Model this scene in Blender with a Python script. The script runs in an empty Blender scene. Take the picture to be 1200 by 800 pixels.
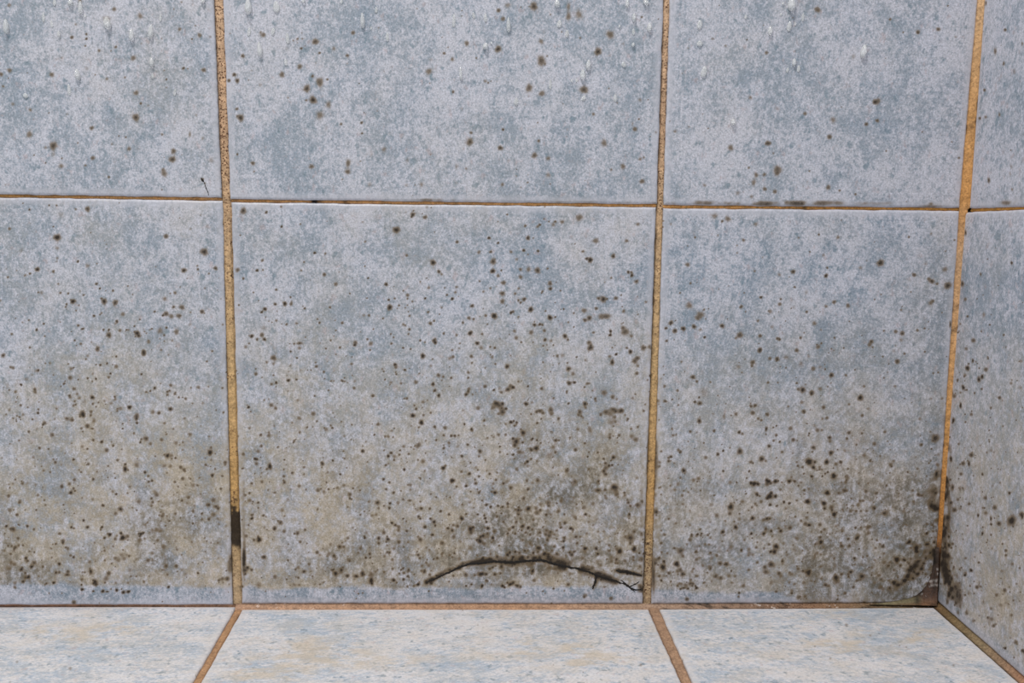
import bpy, math, random
import numpy as np
from mathutils import Vector

# ------------------------------------------------------------------ camera, light, exposure
U = 0.2                                   # one tile pitch in metres
scene = bpy.context.scene
CAM_YAW, CAM_PITCH, CAM_ROLL, CAM_F = 0.0387, -0.1412, 0.0109, 1137.0
CAM_POS = np.array([-0.4323, -2.2560, 0.9729]) * U
CX = 0.7158 * U                           # where the right wall stands


def cam_axes():
    cy, sy, cp, sp = math.cos(CAM_YAW), math.sin(CAM_YAW), math.cos(CAM_PITCH), math.sin(CAM_PITCH)
    f = np.array([sy * cp, cy * cp, sp])
    r = np.array([cy, -sy, 0.0])
    u = np.cross(r, f)
    c, s = math.cos(CAM_ROLL), math.sin(CAM_ROLL)
    return r * c + u * s, -r * s + u * c, f


AX_R, AX_U, AX_F = cam_axes()
cam_data = bpy.data.cameras.new('camera')
cam = bpy.data.objects.new('camera', cam_data)
scene.collection.objects.link(cam)
from mathutils import Matrix
m = Matrix.Identity(4)
for i in range(3):
    m[i][0], m[i][1], m[i][2], m[i][3] = AX_R[i], AX_U[i], -AX_F[i], CAM_POS[i]
cam.matrix_world = m
cam_data.sensor_width = 36.0
cam_data.lens = CAM_F / 1200.0 * 36.0
cam_data.clip_start = 0.01
scene.camera = cam

world = bpy.data.worlds.new('world')
scene.world = world
world.use_nodes = True
bg = world.node_tree.nodes['Background']
bg.inputs[0].default_value = (0.90, 0.96, 1.0, 1)
bg.inputs[1].default_value = 0.62


def area(name, loc, target, size, power, col=(1, 1, 1)):
    ld = bpy.data.lights.new(name, 'AREA')
    ld.shape = 'SQUARE'
    ld.size = size
    ld.energy = power
    ld.color = col
    o = bpy.data.objects.new(name, ld)
    scene.collection.objects.link(o)
    o.location = loc
    o.rotation_euler = (Vector(target) - Vector(loc)).to_track_quat('-Z', 'Y').to_euler()
    return o


area('ceiling_lamp', (-0.35, -0.55, 1.45), (-0.05, 0.0, 0.1), 0.20, 13.0, (1.0, 0.97, 0.93))

scene.view_settings.view_transform = 'Standard'
scene.view_settings.look = 'None'
scene.view_settings.gamma = 1.0
scene.view_settings.use_curve_mapping = False
scene.view_settings.exposure = 0.0

# ------------------------------------------------------------------ planes and measuring
rng = np.random.default_rng(7)
random.seed(7)


class Plane:
    """A flat surface: (a, b) lie in it, h rises out of it."""
    def __init__(self, kind):
        self.k = kind

    def world(self, a, b, h):
        if self.k == 'back':
            return np.stack([a, -h + 0 * a, b], -1)
        if self.k == 'right':
            return np.stack([CX - h + 0 * a, a, b], -1)
        return np.stack([a, b, h + 0 * a], -1)

    def at(self, px, py):
        d = AX_F + AX_R * ((px - 600) / CAM_F) + AX_U * ((400 - py) / CAM_F)
        if self.k == 'back':
            t = -CAM_POS[1] / d[1]
            p = CAM_POS + d * t
            return np.array([p[0], p[2]])
        if self.k == 'right':
            t = (CX - CAM_POS[0]) / d[0]
            p = CAM_POS + d * t
            return np.array([p[1], p[2]])
        t = -CAM_POS[2] / d[2]
        p = CAM_POS + d * t
        return np.array([p[0], p[1]])

    def seen(self, a, b):
        p = self.world(a, b, 0.0) - CAM_POS
        z = np.maximum(p @ AX_F, 0.02)
        return 600 + CAM_F * (p @ AX_R) / z, 400 - CAM_F * (p @ AX_U) / z


BACK, RIGHT, FLOOR = Plane('back'), Plane('right'), Plane('floor')


def vnoise(x, y, cell, seed, octaves=3):
    """Smooth value noise in -1..1 on arrays of plane coordinates."""
    out = np.zeros_like(x)
    amp, tot = 1.0, 0.0
    for o in range(octaves):
        r = np.random.default_rng(seed * 31 + o)
        N = 256
        g = r.uniform(-1, 1, (N, N))
        fx, fy = x / cell + 1000.3, y / cell + 1000.7
        ix, iy = np.floor(fx).astype(int), np.floor(fy).astype(int)
        tx, ty = fx - ix, fy - iy
        tx, ty = tx * tx * (3 - 2 * tx), ty * ty * (3 - 2 * ty)
        ix, iy = ix % N, iy % N
        jx, jy = (ix + 1) % N, (iy + 1) % N
        out += amp * ((g[ix, iy] * (1 - tx) + g[jx, iy] * tx) * (1 - ty) + (g[ix, jy] * (1 - tx) + g[jx, jy] * tx) * ty)
        tot += amp
        amp *= 0.55
        cell *= 0.5
    return out / tot


def sstep(a, b, x):
    t = np.clip((x - a) / (b - a), 0, 1)
    return t * t * (3 - 2 * t)


def seg_dist(px, py, pts):
    """Distance in photo pixels from a polyline, and the run (0..1) along it."""
    best = np.full(px.shape, 1e9)
    run = np.zeros(px.shape)
    n = len(pts) - 1
    for i in range(n):
        x0, y0 = pts[i]
        x1, y1 = pts[i + 1]
        dx, dy = x1 - x0, y1 - y0
        t = np.clip(((px - x0) * dx + (py - y0) * dy) / (dx * dx + dy * dy), 0, 1)
        d = np.hypot(px - x0 - t * dx, py - y0 - t * dy)
        k = d < best
        best = np.where(k, d, best)
        run = np.where(k, (i + t) / n, run)
    return best, run


# ------------------------------------------------------------------ mould spots, where they sit on the walls
# each crop: left, top, then x,y,radius,strength in quarter pixels from there
SPOTS = []


def crop(ox, oy, text):
    for w in text.split():
        v = [float(t) for t in w.split(',')]
        SPOTS.append((ox + v[0] / 4, oy + v[1] / 4, v[2] / 4, v[3], (v[4] if len(v) > 4 else 1.0)))


crop(0, 0, """657,75,20,.4 842,137,12,.5 935,165,15,.5 955,328,14,.6 860,320,8,.8 880,322,4,.7 900,183,5,.9 915,120,4,.7 405,160,6,.9 405,182,7,.9 400,215,6,.7 465,237,10,.5 543,220,8,.7 520,238,5,.6 625,272,16,.55 405,320,16,.25 45,330,14,.55 5,348,12,.65 243,350,14,.6 15,405,9,.5 288,270,8,.3 770,330,7,.4 780,372,5,.9 780,410,7,.4 638,435,14,.6 142,515,12,.45 695,495,12,.25 430,600,12,.65 637,550,20,.72 138,630,20,.5 250,683,22,.72 250,725,15,.25 287,778,16,.45 365,670,5,.7 435,740,12,.65 290,742,5,.7 160,727,4,.8 590,643,5,.8 525,675,9,.35 605,697,13,.5 760,630,9,.5 813,708,15,.65 808,747,18,.75 890,630,8,.4,3 950,648,12,.3 990,750,22,.28 1110,510,9,.65 1128,552,18,.82 1098,350,11,.8 1112,378,12,.8 1138,262,11,.72 1165,375,6,.4 1180,330,8,.3 1112,723,6,.8 1185,765,12,.7 315,535,9,.3 920,540,9,.3 447,350,4,.8 758,180,4,.7 815,42,5,.6 850,10,8,.4 400,775,8,.5 765,795,10,.5 500,90,22,.4 375,5,14,.4 985,172,10,.3""")
crop(300, 0, """278,195,18,.7 175,190,6,.5 195,182,7,.6 195,200,4,.5 217,182,6,.5 215,155,5,.4 212,227,7,.8 230,215,4,.5 298,248,7,.8 365,228,14,.38 145,228,14,.2 205,312,16,.55 280,295,5,.4 122,350,16,.6 265,357,8,.75 335,372,7,.7 299,385,22,.62,1.2 238,415,20,.72 267,468,19,.85 235,470,6,.7 150,458,6,.5 340,490,20,.4,1.2 300,540,24,.42,1.3 330,600,16,.18,2 428,260,9,.7 428,298,6,.4 20,160,16,.2 20,398,14,.28 22,150,6,.4 495,575,8,.75 497,625,6,.8 600,700,18,.35 490,755,5,.6 432,765,15,.55,1.6 260,780,14,.6 540,720,14,.22,2 810,335,22,.45 820,280,16,.22 815,390,5,.5 882,250,8,.75 900,222,6,.45 920,278,12,.5 988,203,14,.6 1033,272,6,.6 1075,380,12,.4 1135,230,18,.78 924,430,9,.65 1158,607,7,.95 1145,693,14,.75 1008,622,8,.65 1003,665,18,.68,1.2 965,510,14,.22 818,725,5,.5 965,75,5,.5 1180,25,20,.35 630,625,16,.15 940,780,12,.3,1.7 985,790,10,.4 720,515,10,.2 575,130,8,.35 1130,380,10,.2 710,750,14,.25,1.5 755,40,4,.6 560,335,5,.3 600,335,7,.3""")
crop(600, 0, """102,30,22,.72 265,30,14,.4,1.8 265,78,14,.5,1.8 313,68,24,.4,1.4 180,68,4,.8 608,80,6,.8 460,162,24,.55 320,178,8,.45 137,195,16,.45 150,150,12,.2 403,242,20,.78 137,285,24,.65,1.2 165,262,6,.5 155,300,6,.6 337,420,22,.7 80,412,20,.6,1.2 140,438,18,.55 120,575,5,.6 125,660,8,.7 105,728,16,.65 170,742,14,.45 432,670,20,.45,1.2 595,558,5,.85 600,468,13,.35 520,780,16,.55 600,745,10,.5 618,738,7,.5 465,795,8,.5 565,580,8,.3,2 255,640,8,.25 675,620,9,.35 940,182,11,.35 1025,692,17,.55 765,615,12,.38 740,568,5,.45 1195,670,12,.6 830,595,10,.3 825,225,6,.4 520,205,12,.22 640,250,12,.15""")
crop(900, 0, """232,45,18,.6 798,137,12,.65 880,172,9,.35 400,265,16,.28 512,475,20,.55 512,565,11,.65 305,562,20,.38 45,790,20,.55 45,510,16,.22 5,672,12,.6 555,707,6,.55 862,665,6,.5 220,340,5,.4 125,240,10,.25 670,365,7,.25 1020,15,8,.55,1.8 1065,240,10,.55,2 1105,298,6,.7,2 1155,335,12,.3,1.5 1085,537,7,.5,2 1192,205,6,.5,2 1008,148,4,.5 963,640,6,.6,1.8 950,760,8,.35,2 1140,780,9,.3,2 25,718,8,.4 380,365,18,.12""")
crop(0, 200, """770,14,20,.5 510,30,8,.6 948,40,8,.9 960,58,5,.7 410,180,14,.6 355,180,8,.4 230,162,5,.75 265,162,5,.7 138,182,6,.7 107,152,4,.6 285,205,24,.18 268,312,18,.78 268,362,14,.28 250,262,4,.8 268,410,8,.35 265,425,6,.3 365,425,7,.75 410,445,15,.3 175,462,12,.75 140,482,6,.75 118,490,9,.4 250,472,9,.5 78,468,4,.5 957,380,20,.65 862,467,13,.7 927,462,6,.7 925,445,6,.5 1010,457,12,.55 893,272,8,.25 940,208,5,.4 452,530,8,.65 468,552,5,.95 425,290,4,.5 600,540,5,.6 195,572,14,.25 283,572,7,.55 320,575,6,.65 392,582,6,.6 342,612,13,.82 312,625,6,.7 308,638,5,.7 357,655,5,.6 370,630,5,.5 488,612,16,.68 540,618,16,.6 475,598,5,.6 820,572,10,.45 798,575,4,.6 845,545,5,.4 772,600,14,.32 853,640,14,.55 838,680,14,.5 810,640,10,.2 725,660,6,.7 763,678,6,.75 440,680,7,.75 135,700,5,.7 205,717,6,.7 105,710,5,.5 172,745,7,.85 367,725,8,.55 390,740,7,.6 383,742,5,.6 55,765,8,.5 350,795,5,.9 485,745,6,.7 510,745,6,.75 510,770,15,.62 643,760,13,.72 630,728,5,.8 630,755,5,.6 593,745,4,.95 712,740,5,.7 750,750,22,.32 780,735,6,.75 827,755,17,.42 550,710,4,.6 210,775,6,.5 100,375,16,.18 30,460,8,.2 590,770,5,.3""")
crop(0, 200, """1140,188,18,.58 1113,465,13,.5 1140,505,7,.65 1120,630,5,.55 1188,570,5,.6 1180,775,10,.75 1035,600,6,.3 970,260,18,.15 730,450,6,.3 455,435,6,.4 500,365,6,.25 500,345,4,.4""")
crop(300, 200, """430,5,16,.55 405,40,6,.5 533,65,18,.28 705,68,13,.28 775,65,18,.32 1155,65,12,.45 938,55,16,.2 48,195,8,.65 120,262,6,.9 208,250,5,.6 735,205,13,.62 738,187,4,.7 730,215,6,.7 793,218,12,.55 658,277,18,.72 512,332,8,.4 275,385,7,.85 325,388,7,.5 225,428,6,.55 30,420,9,.5 5,467,7,.95 32,465,6,.5 212,467,7,.45 830,430,15,.75 857,472,9,.7 870,485,9,.35 526,503,5,.8 510,448,5,.6 610,532,9,.8 770,520,5,.5 800,503,4,.6 810,548,10,.4 1092,315,8,.8 1135,338,6,.8 1100,380,8,.6 1045,382,12,.38 1112,425,18,.55 1110,470,13,.75 1135,492,10,.5 1160,525,14,.48 1150,467,5,.8 1155,575,14,.55 1155,612,14,.5 1195,380,10,.4 1178,205,6,.6 1135,238,5,.4 95,557,7,.6 162,592,5,.8 440,575,5,.6 135,623,11,.8 90,625,8,.7 165,622,9,.5,1.6 42,648,9,.85 27,662,7,.8 228,645,6,.7 347,640,7,.6 143,720,7,.6 190,715,10,.38 288,695,5,.7 298,712,6,.75 622,605,6,.85 627,640,15,.72 710,600,5,.6 733,612,6,.5 793,598,6,.9 710,630,5,.5 700,642,5,.5 663,645,5,.4 520,597,5,.6 530,678,8,.5 595,692,6,.6 720,680,7,.5 715,660,5,.5 807,662,7,.6 835,703,6,.7 860,672,4,.7 818,715,10,.6 895,582,6,.7 920,600,8,.85 935,570,9,.4 940,545,10,.35 1013,633,10,.65 970,712,7,.65 998,690,11,.5 1020,695,7,.6 1117,680,15,.82 1195,665,7,.8 880,762,7,.6 1003,762,12,.7 940,770,10,.4 1060,765,8,.5 838,792,12,.5 715,765,6,.6 632,765,5,.7 645,780,5,.6 690,720,9,.35 770,795,6,.7 40,790,9,.75 5,790,8,.6 35,735,20,.2 375,748,5,.6 365,775,7,.35 232,780,5,.5 60,705,5,.4 700,725,7,.4 490,755,5,.35 500,240,8,.3 1048,517,6,.55 870,640,10,.3 350,795,6,.6""")
crop(600, 200, """610,50,14,.62 170,20,18,.35 73,55,6,.6 42,78,5,.5 75,20,5,.4 903,68,12,.38 1145,20,14,.5 1183,18,12,.5 1133,55,14,.45,1.5 1185,85,12,.6 1058,105,16,.32 20,25,6,.4 315,220,22,.42 380,225,20,.15 235,240,13,.4 130,253,7,.65 120,262,9,.4 62,258,9,.5 203,238,7,.6 173,238,5,.6 150,226,5,.6 75,315,11,.7 100,315,6,.4 393,328,18,.4 537,328,12,.4 590,250,11,.4 55,373,8,.75 122,376,7,.75 333,378,8,.5 75,392,5,.5 367,418,13,.85 350,412,8,.7 475,400,12,.65 22,415,12,.3 545,475,6,.8,1.6 562,490,9,.8 560,475,6,.6 583,520,14,.4 465,502,7,.5 435,522,5,.4 120,467,16,.6 78,462,17,.35 40,462,10,.5 167,458,7,.5 40,498,12,.45 178,528,13,.55 180,553,9,.75 143,565,6,.6 30,607,7,.6 57,602,11,.65 40,618,6,.7 88,650,13,.82 178,688,13,.78 203,685,5,.8 30,685,8,.4 428,602,14,.7,1.3 405,598,9,.6 395,645,10,.55 487,597,11,.55 512,583,5,.6 523,658,10,.5 338,655,15,.45 363,690,13,.65 342,700,11,.6 440,682,28,.5,.6 415,685,14,.3 242,648,5,.7 290,667,5,.6 628,615,10,.35 105,722,9,.75 130,720,8,.75 143,722,6,.6 105,707,4,.6 290,732,5,.6 462,752,8,.8 460,770,8,.8 530,755,22,.5 520,735,10,.5 248,775,12,.7 262,792,7,.6 155,792,9,.7 90,757,14,.45 382,758,8,.5 560,775,10,.4 5,660,9,.5 745,712,13,.62 722,738,8,.7 803,740,12,.75 853,730,12,.65 985,727,12,.65 903,780,7,.8 883,675,24,.38 830,632,22,.35 900,650,6,.5 1068,770,18,.55 883,745,12,.3 1077,635,9,.45 1167,593,8,.75 837,527,7,.5 823,440,14,.42 1085,325,10,.45 858,312,6,.6 1012,225,18,.4 950,212,22,.3 985,237,7,.6 1143,250,16,.3 1137,470,9,.35 1055,350,8,.3 1055,385,6,.4 965,302,7,.35 725,797,7,.7 1153,703,9,.4 788,572,6,.5 1015,540,6,.3 970,555,6,.3 823,352,5,.4 1175,405,6,.3 710,235,5,.5 745,250,9,.3 295,342,4,.6 1095,660,6,.4 870,690,14,.4""")
crop(900, 200, """43,10,18,.55 283,78,14,.6 185,52,9,.25 165,72,6,.3 765,155,12,.3 1035,45,7,.75,2.4 1142,85,6,.3 328,312,12,.38 260,395,10,.3 118,473,12,.62 53,487,12,.3 196,380,4,.75 278,455,6,.7 272,492,10,.8 527,432,19,.65 433,455,12,.3 685,488,12,.55 740,435,13,.22 768,518,14,.6 793,530,9,.45 843,538,20,.62 830,462,18,.35 763,620,17,.35 832,377,6,.4 765,295,9,.3 310,615,12,.5 272,635,10,.4 375,632,12,.5 500,603,5,.6 218,715,14,.4 248,745,9,.3 543,750,6,.6 312,783,6,.6 55,790,7,.7 125,545,7,.55 670,568,5,.5 530,580,5,.5 875,325,6,.5 855,720,6,.6,3 885,730,6,.7,2 910,530,9,.6,2 925,290,7,.6,2 1142,432,6,.7,1.6 997,485,7,.4,1.8 902,375,5,.7 1040,722,5,.7 980,600,4,.5 1000,750,5,.4 1012,675,10,.3,2 1135,15,8,.3,2 1145,90,7,.3,1.6 180,570,15,.22 120,640,12,.2 30,690,10,.2""")
crop(0, 400, """15,65,12,.6 140,28,6,.65 457,35,14,.55,1.1 545,70,6,.7 470,110,6,.8 450,108,4,.7 502,103,6,.75 518,150,6,.85 450,175,6,.8 411,172,6,.75 320,105,5,.6 345,123,5,.6 333,128,10,.4 180,135,6,.75 213,102,5,.5 250,157,5,.5 100,203,6,.85 285,210,4,.6 300,198,7,.7 347,222,11,.5 325,253,7,.6 372,265,9,.45 350,280,7,.5 165,238,10,.45 433,262,11,.8 435,292,7,.6 355,296,6,.6 265,315,6,.5 130,308,5,.6 180,318,6,.65 178,335,7,.9 152,365,6,.65 80,348,5,.6 62,360,6,.5 45,320,10,.3 315,362,18,.4,.7 390,345,13,.8 375,352,6,.5 425,346,7,.6 440,370,12,.35,1.6 432,408,10,.55,.6 388,422,5,.6 135,423,8,.6 607,308,11,.88 640,350,14,.55,1.3 642,382,7,.75 628,430,7,.5 575,408,5,.8 575,385,5,.7 550,315,5,.6 540,272,9,.4 520,290,10,.3 490,278,10,.3 663,153,6,.8 725,218,8,.75 705,232,6,.7 800,205,9,.55 785,235,7,.6 785,250,7,.6 820,245,8,.55 838,262,6,.7 870,268,8,.55 855,262,5,.5 930,215,13,.4 902,290,6,.4 799,317,12,.7 895,217,6,.5 755,40,9,.35 790,62,8,.3 995,45,7,.5 970,93,6,.6 1042,218,7,.5 865,360,8,.4 890,435,13,.4 780,435,8,.4 825,475,14,.35 857,472,7,.5 685,455,15,.55 658,472,6,.85 662,458,5,.7 477,470,9,.75 437,462,8,.6 410,503,6,.7 530,487,8,.5 523,470,6,.4 985,520,15,.82 980,445,7,.4 1010,525,5,.5 785,535,12,.78 770,530,5,.6 965,578,8,.6 995,627,10,.75 1040,630,6,.5 1035,690,7,.65 1008,597,6,.6 862,600,10,.5 770,583,14,.35 680,612,9,.65 587,598,13,.8,1.2 587,575,6,.85 570,505,5,.5 640,560,30,.14 507,583,6,.6 345,553,7,.75 380,612,6,.6 437,645,8,.7 235,612,6,.6 250,552,6,.5 195,585,5,.5 105,665,10,.5 130,665,14,.2 290,677,11,.5 332,708,11,.75 345,688,7,.6 352,700,6,.6 545,715,7,.75 697,657,7,.7 713,652,7,.7 820,658,8,.55 710,735,8,.6 483,768,9,.7 565,785,14,.65 650,750,14,.4 710,770,8,.5 853,745,7,.6 835,680,8,.4 935,638,6,.5 905,795,10,.5 940,715,6,.4 95,745,10,.3 45,790,14,.4 298,765,5,.7 540,640,5,.6 455,610,6,.5 165,585,5,.4 75,520,6,.25 55,480,5,.25 1165,308,8,.8 1175,328,5,.6 1195,550,8,.8 1180,665,9,.5 1170,710,8,.4 1150,720,6,.5 1140,595,5,.5 1047,333,7,.5 1107,138,5,.5""")
crop(300, 400, """205,8,16,.55,.6 463,17,8,.75 82,77,16,.55 50,97,9,.4 82,105,12,.3 328,33,6,.6 163,47,5,.95 192,77,5,.85 448,105,10,.4 283,117,9,.6 280,98,6,.5 375,60,6,.4 535,40,6,.6 635,10,7,.6 652,108,9,.75 658,153,5,.75 655,143,4,.6 698,133,7,.75 782,68,13,.8 690,30,6,.7 725,35,5,.7 840,5,9,.8 1037,8,10,.8 1098,25,6,.6 1010,70,10,.55 1012,100,6,.6 1177,117,12,.7 855,158,11,.55 878,165,8,.5 830,200,10,.75 838,230,9,.7 857,253,9,.8 750,190,13,.45 765,150,6,.5 605,178,5,.7 95,193,7,.9 152,182,9,.82 190,178,7,.6 82,158,5,.7 145,160,7,.3 352,185,7,.5 402,183,7,.65 365,185,5,.5 415,187,6,.5 430,192,5,.4 340,228,5,.65 275,255,5,.8 92,312,10,.5 390,262,5,.4 60,270,6,.4 60,440,13,.42 60,425,6,.4 240,402,6,.7 205,425,8,.5 103,495,7,.55 25,490,10,.5 10,515,12,.4 995,145,9,.5 995,170,7,.6 985,248,10,.7 1015,248,6,.5 995,235,7,.6 1115,227,6,.85 1180,225,14,.62 1150,238,12,.5,.6 1125,290,18,.62,.8 1155,330,20,.55 1110,310,14,.4 1140,300,20,.42 1172,315,7,.8 735,347,12,.85 752,315,7,.6 742,300,6,.6 695,267,5,.6 785,345,8,.5 775,380,13,.85 763,402,6,.6 838,400,9,.65 572,388,11,.5 555,437,6,.7 358,405,7,.65 350,393,6,.6 400,375,6,.5 320,405,4,.7 620,445,9,.4 605,445,7,.5 643,448,6,.5 845,462,6,.7 880,440,7,.6 915,442,8,.65 932,442,8,.65 950,440,6,.55 905,475,10,.45 977,387,6,.8 992,483,6,.9 1010,410,7,.7 1070,370,8,.6 1070,395,6,.4 1085,452,7,.5 1137,437,10,.5 1195,378,9,.9 1143,492,6,.7 1143,518,8,.5 1050,515,12,.62 1045,538,7,.5 965,537,8,.8 1178,528,5,.7 1105,440,5,.5 880,500,8,.6 880,485,5,.5 745,490,5,.6 727,495,5,.6 758,492,12,.4 740,505,5,.5 765,480,14,.3 675,510,5,.8 620,537,8,.85 633,522,8,.75 647,555,6,.7 498,513,6,.6 500,490,6,.4 600,510,6,.5 515,470,6,.4 695,600,7,.9 598,645,8,.7 625,660,8,.6 878,593,12,.8 920,652,13,.92 940,680,6,.7 985,677,8,.8 1000,620,10,.7 963,610,8,.5 1030,665,10,.6 1005,568,6,.6 1075,555,6,.6 1120,708,10,.85 1045,708,9,.6 1052,700,5,.5 1095,620,7,.7 1045,632,8,.6 1040,602,6,.6 1160,665,8,.7 1125,648,7,.6 1130,615,6,.5 65,585,12,.8,1.5 50,598,6,.6 5,552,7,.7 130,600,5,.6 133,660,9,.65 128,650,5,.6 225,622,6,.5 395,622,6,.85 360,558,6,.85 330,660,6,.6 340,692,6,.7 305,690,5,.6 88,708,11,.5,.6 10,755,7,.7 570,755,14,.6 628,758,8,.75 610,692,8,.6 645,708,8,.65 680,700,5,.6 455,688,6,.6 440,735,8,.6 430,775,6,.5 530,750,10,.4 600,770,6,.6 625,780,8,.7 690,740,7,.6 720,745,14,.55,.5 770,750,6,.6 775,782,9,.7 815,783,7,.7 845,730,6,.6 820,715,5,.6 910,730,5,.7 1080,765,9,.7 1100,775,8,.75 1135,770,8,.7 1155,775,7,.7 1060,745,6,.6 1180,760,9,.7 865,795,8,.7 770,640,6,.5 425,592,5,.6 760,555,5,.6 820,550,18,.2""")
crop(600, 400, """360,5,12,.5 370,28,16,.6 555,48,11,.8 615,30,16,.5 538,30,7,.6 488,60,7,.9 470,97,12,.7,1.3 470,28,5,.6 575,92,16,.5 590,115,9,.4 303,73,5,.8 213,68,9,.55 195,68,4,.6 265,128,14,.6 260,100,5,.7 345,88,10,.3 145,97,5,.6 75,210,6,.8 5,215,10,.8 30,187,6,.6 268,195,13,.65 293,192,8,.8 355,197,14,.5,.6 195,265,6,.6 265,290,7,.75 65,292,11,.75 432,240,18,.45 472,260,12,.5 390,268,9,.55 378,230,7,.4 342,292,14,.65 318,330,14,.55 312,345,8,.5 130,325,16,.6,.7 115,330,7,.6 182,320,16,.5 185,340,12,.4 145,335,9,.5 90,340,7,.5 118,382,7,.7 138,360,5,.5 218,362,9,.6 22,380,7,.75 12,395,7,.6 8,372,6,.7 52,428,16,.68 20,468,17,.68 5,455,8,.8 97,455,6,.8 117,462,6,.8 113,500,18,.7,.8 50,473,7,.7 135,475,6,.6 205,463,10,.65 220,463,6,.6 172,473,6,.4 440,330,18,.5,.7 475,318,18,.5,.7 505,328,12,.4 460,340,22,.3 415,340,9,.4 543,362,7,.6 530,345,7,.4 465,380,22,.28 485,375,8,.4 415,345,7,.4 580,460,16,.45 590,400,7,.6 618,325,8,.5 625,295,6,.45 565,265,12,.3 540,370,6,.5 355,540,5,.9 360,518,4,.8 430,550,7,.7 402,520,7,.6 475,543,12,.7 455,582,7,.85 438,570,9,.6 470,580,7,.7 430,608,12,.6 440,622,10,.6 405,655,9,.65 478,683,18,.75 527,708,7,.7 403,697,18,.6,.7 360,598,8,.5 258,605,13,.55 120,650,12,.55 70,652,8,.6 75,692,10,.65 55,735,12,.55 170,755,14,.5 172,770,8,.6 30,790,14,.6 75,785,12,.6 50,520,14,.3 72,562,9,.75 60,572,6,.6 90,550,7,.6 5,530,8,.7 30,500,6,.5 175,530,22,.28 192,590,7,.5 545,755,10,.6 555,772,8,.6 540,742,6,.6 610,750,7,.6 380,760,18,.3 1128,98,13,.55 1125,115,8,.5 1062,118,18,.25 848,167,13,.6 715,210,8,.45,1.5 718,280,11,.62,.7 880,290,12,.6 857,283,8,.7 877,262,5,.9 900,240,34,.2 1050,340,11,.48 995,350,10,.3,2.5 1140,300,10,.6 1120,303,8,.6 1118,290,5,.5 878,373,12,.7 947,418,9,.6 965,528,9,.75 990,512,6,.85 1065,425,9,.75 1080,432,8,.5 1068,515,17,.65 1170,550,15,.65,1.2 1120,565,11,.5 1192,410,8,.7,1.6 755,440,9,.45 750,408,7,.45 770,435,6,.4 1135,667,13,.9 1120,663,9,.9 1153,668,11,.7 1053,660,5,.85 1112,608,6,.85 990,607,6,.85 1100,640,5,.7 805,605,12,.75 745,540,8,.7 735,560,9,.6 760,570,6,.4 700,515,7,.5 780,508,10,.4 733,545,6,.6 1025,775,18,.75 1195,650,10,.8 1197,735,9,.7 1080,750,14,.35 1150,720,7,.6 805,700,5,.6 815,775,6,.4 1140,760,8,.5 1190,560,6,.5 960,295,6,.4 795,95,9,.35 930,190,6,.5 780,298,6,.55 820,180,5,.3""")
crop(900, 400, """43,82,12,.65 85,75,20,.25 155,105,20,.25 190,70,10,.3 245,120,14,.25 235,25,13,.45 250,8,5,.7 297,158,13,.68 163,227,15,.75 135,195,7,.6 203,247,8,.5 245,222,16,.3 280,212,5,.6 268,130,5,.8 295,195,5,.5 408,132,5,.6 365,158,8,.5 432,263,13,.85 470,315,12,.25 380,295,9,.4 170,333,6,.5 255,362,9,.4 40,395,5,.8 25,403,5,.7 193,430,5,.8 190,440,4,.7 55,470,5,.85 183,385,5,.6 5,490,9,.7 380,427,11,.62 370,455,9,.55 289,450,11,.65 218,395,14,.25 253,415,8,.4 213,497,13,.6 295,522,14,.7 360,512,12,.3 575,578,12,.5 193,562,18,.85 220,565,8,.7 275,565,14,.8 213,590,12,.75 140,583,7,.65 205,632,9,.75 255,630,5,.8 268,618,5,.7 280,612,6,.8 308,630,15,.92 253,600,6,.5 35,655,12,.85 5,655,9,.8 100,655,12,.75 125,655,9,.65 65,660,6,.5 278,710,14,.85 185,750,15,.85 262,758,14,.85 8,725,15,.9 35,725,10,.8 75,752,7,.9 100,758,8,.75 308,748,7,.55 10,765,9,.75 170,697,8,.6 170,715,6,.5 265,782,9,.7 300,790,8,.6 42,770,8,.6 135,745,7,.5 555,675,7,.6 655,612,6,.7 560,467,6,.4 720,722,14,.48,.7 785,453,20,.62,1.3 790,620,12,.7,1.5 780,775,20,.6 765,772,14,.6 712,362,12,.32 765,268,9,.3 640,57,7,.55 590,45,16,.2 440,270,18,.2 450,210,9,.4 400,770,7,.4 435,795,8,.5 425,665,8,.4 375,640,8,.3 370,700,8,.4 110,635,8,.4 40,545,5,.6 135,565,6,.5 400,555,30,.12 935,125,11,.8,1.3 988,178,10,.68,1.6 1004,165,8,.8,1.4 915,215,8,.8,1.6 888,182,7,.6,1.5 960,90,7,.65,1.5 920,165,4,.6 975,95,4,.5 903,300,7,.85,2 860,240,7,.65,1.6 848,340,8,.7,1.6 868,370,7,.85,2 968,242,5,.6,1.6 1045,312,6,.5,1.8 1030,72,5,.5 990,125,5,.6 857,550,7,.88,2 942,573,8,.65,1.8 840,500,7,.5,2 865,683,8,.6,2.2 1005,622,6,.7,1.4 1132,710,7,.75,1.4 1025,520,6,.4,1.5 900,690,8,.35,2 915,690,7,.35,2 835,645,8,.5,2 1060,520,6,.3,1.5 830,590,6,.5,2 1090,600,5,.4""")
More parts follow.
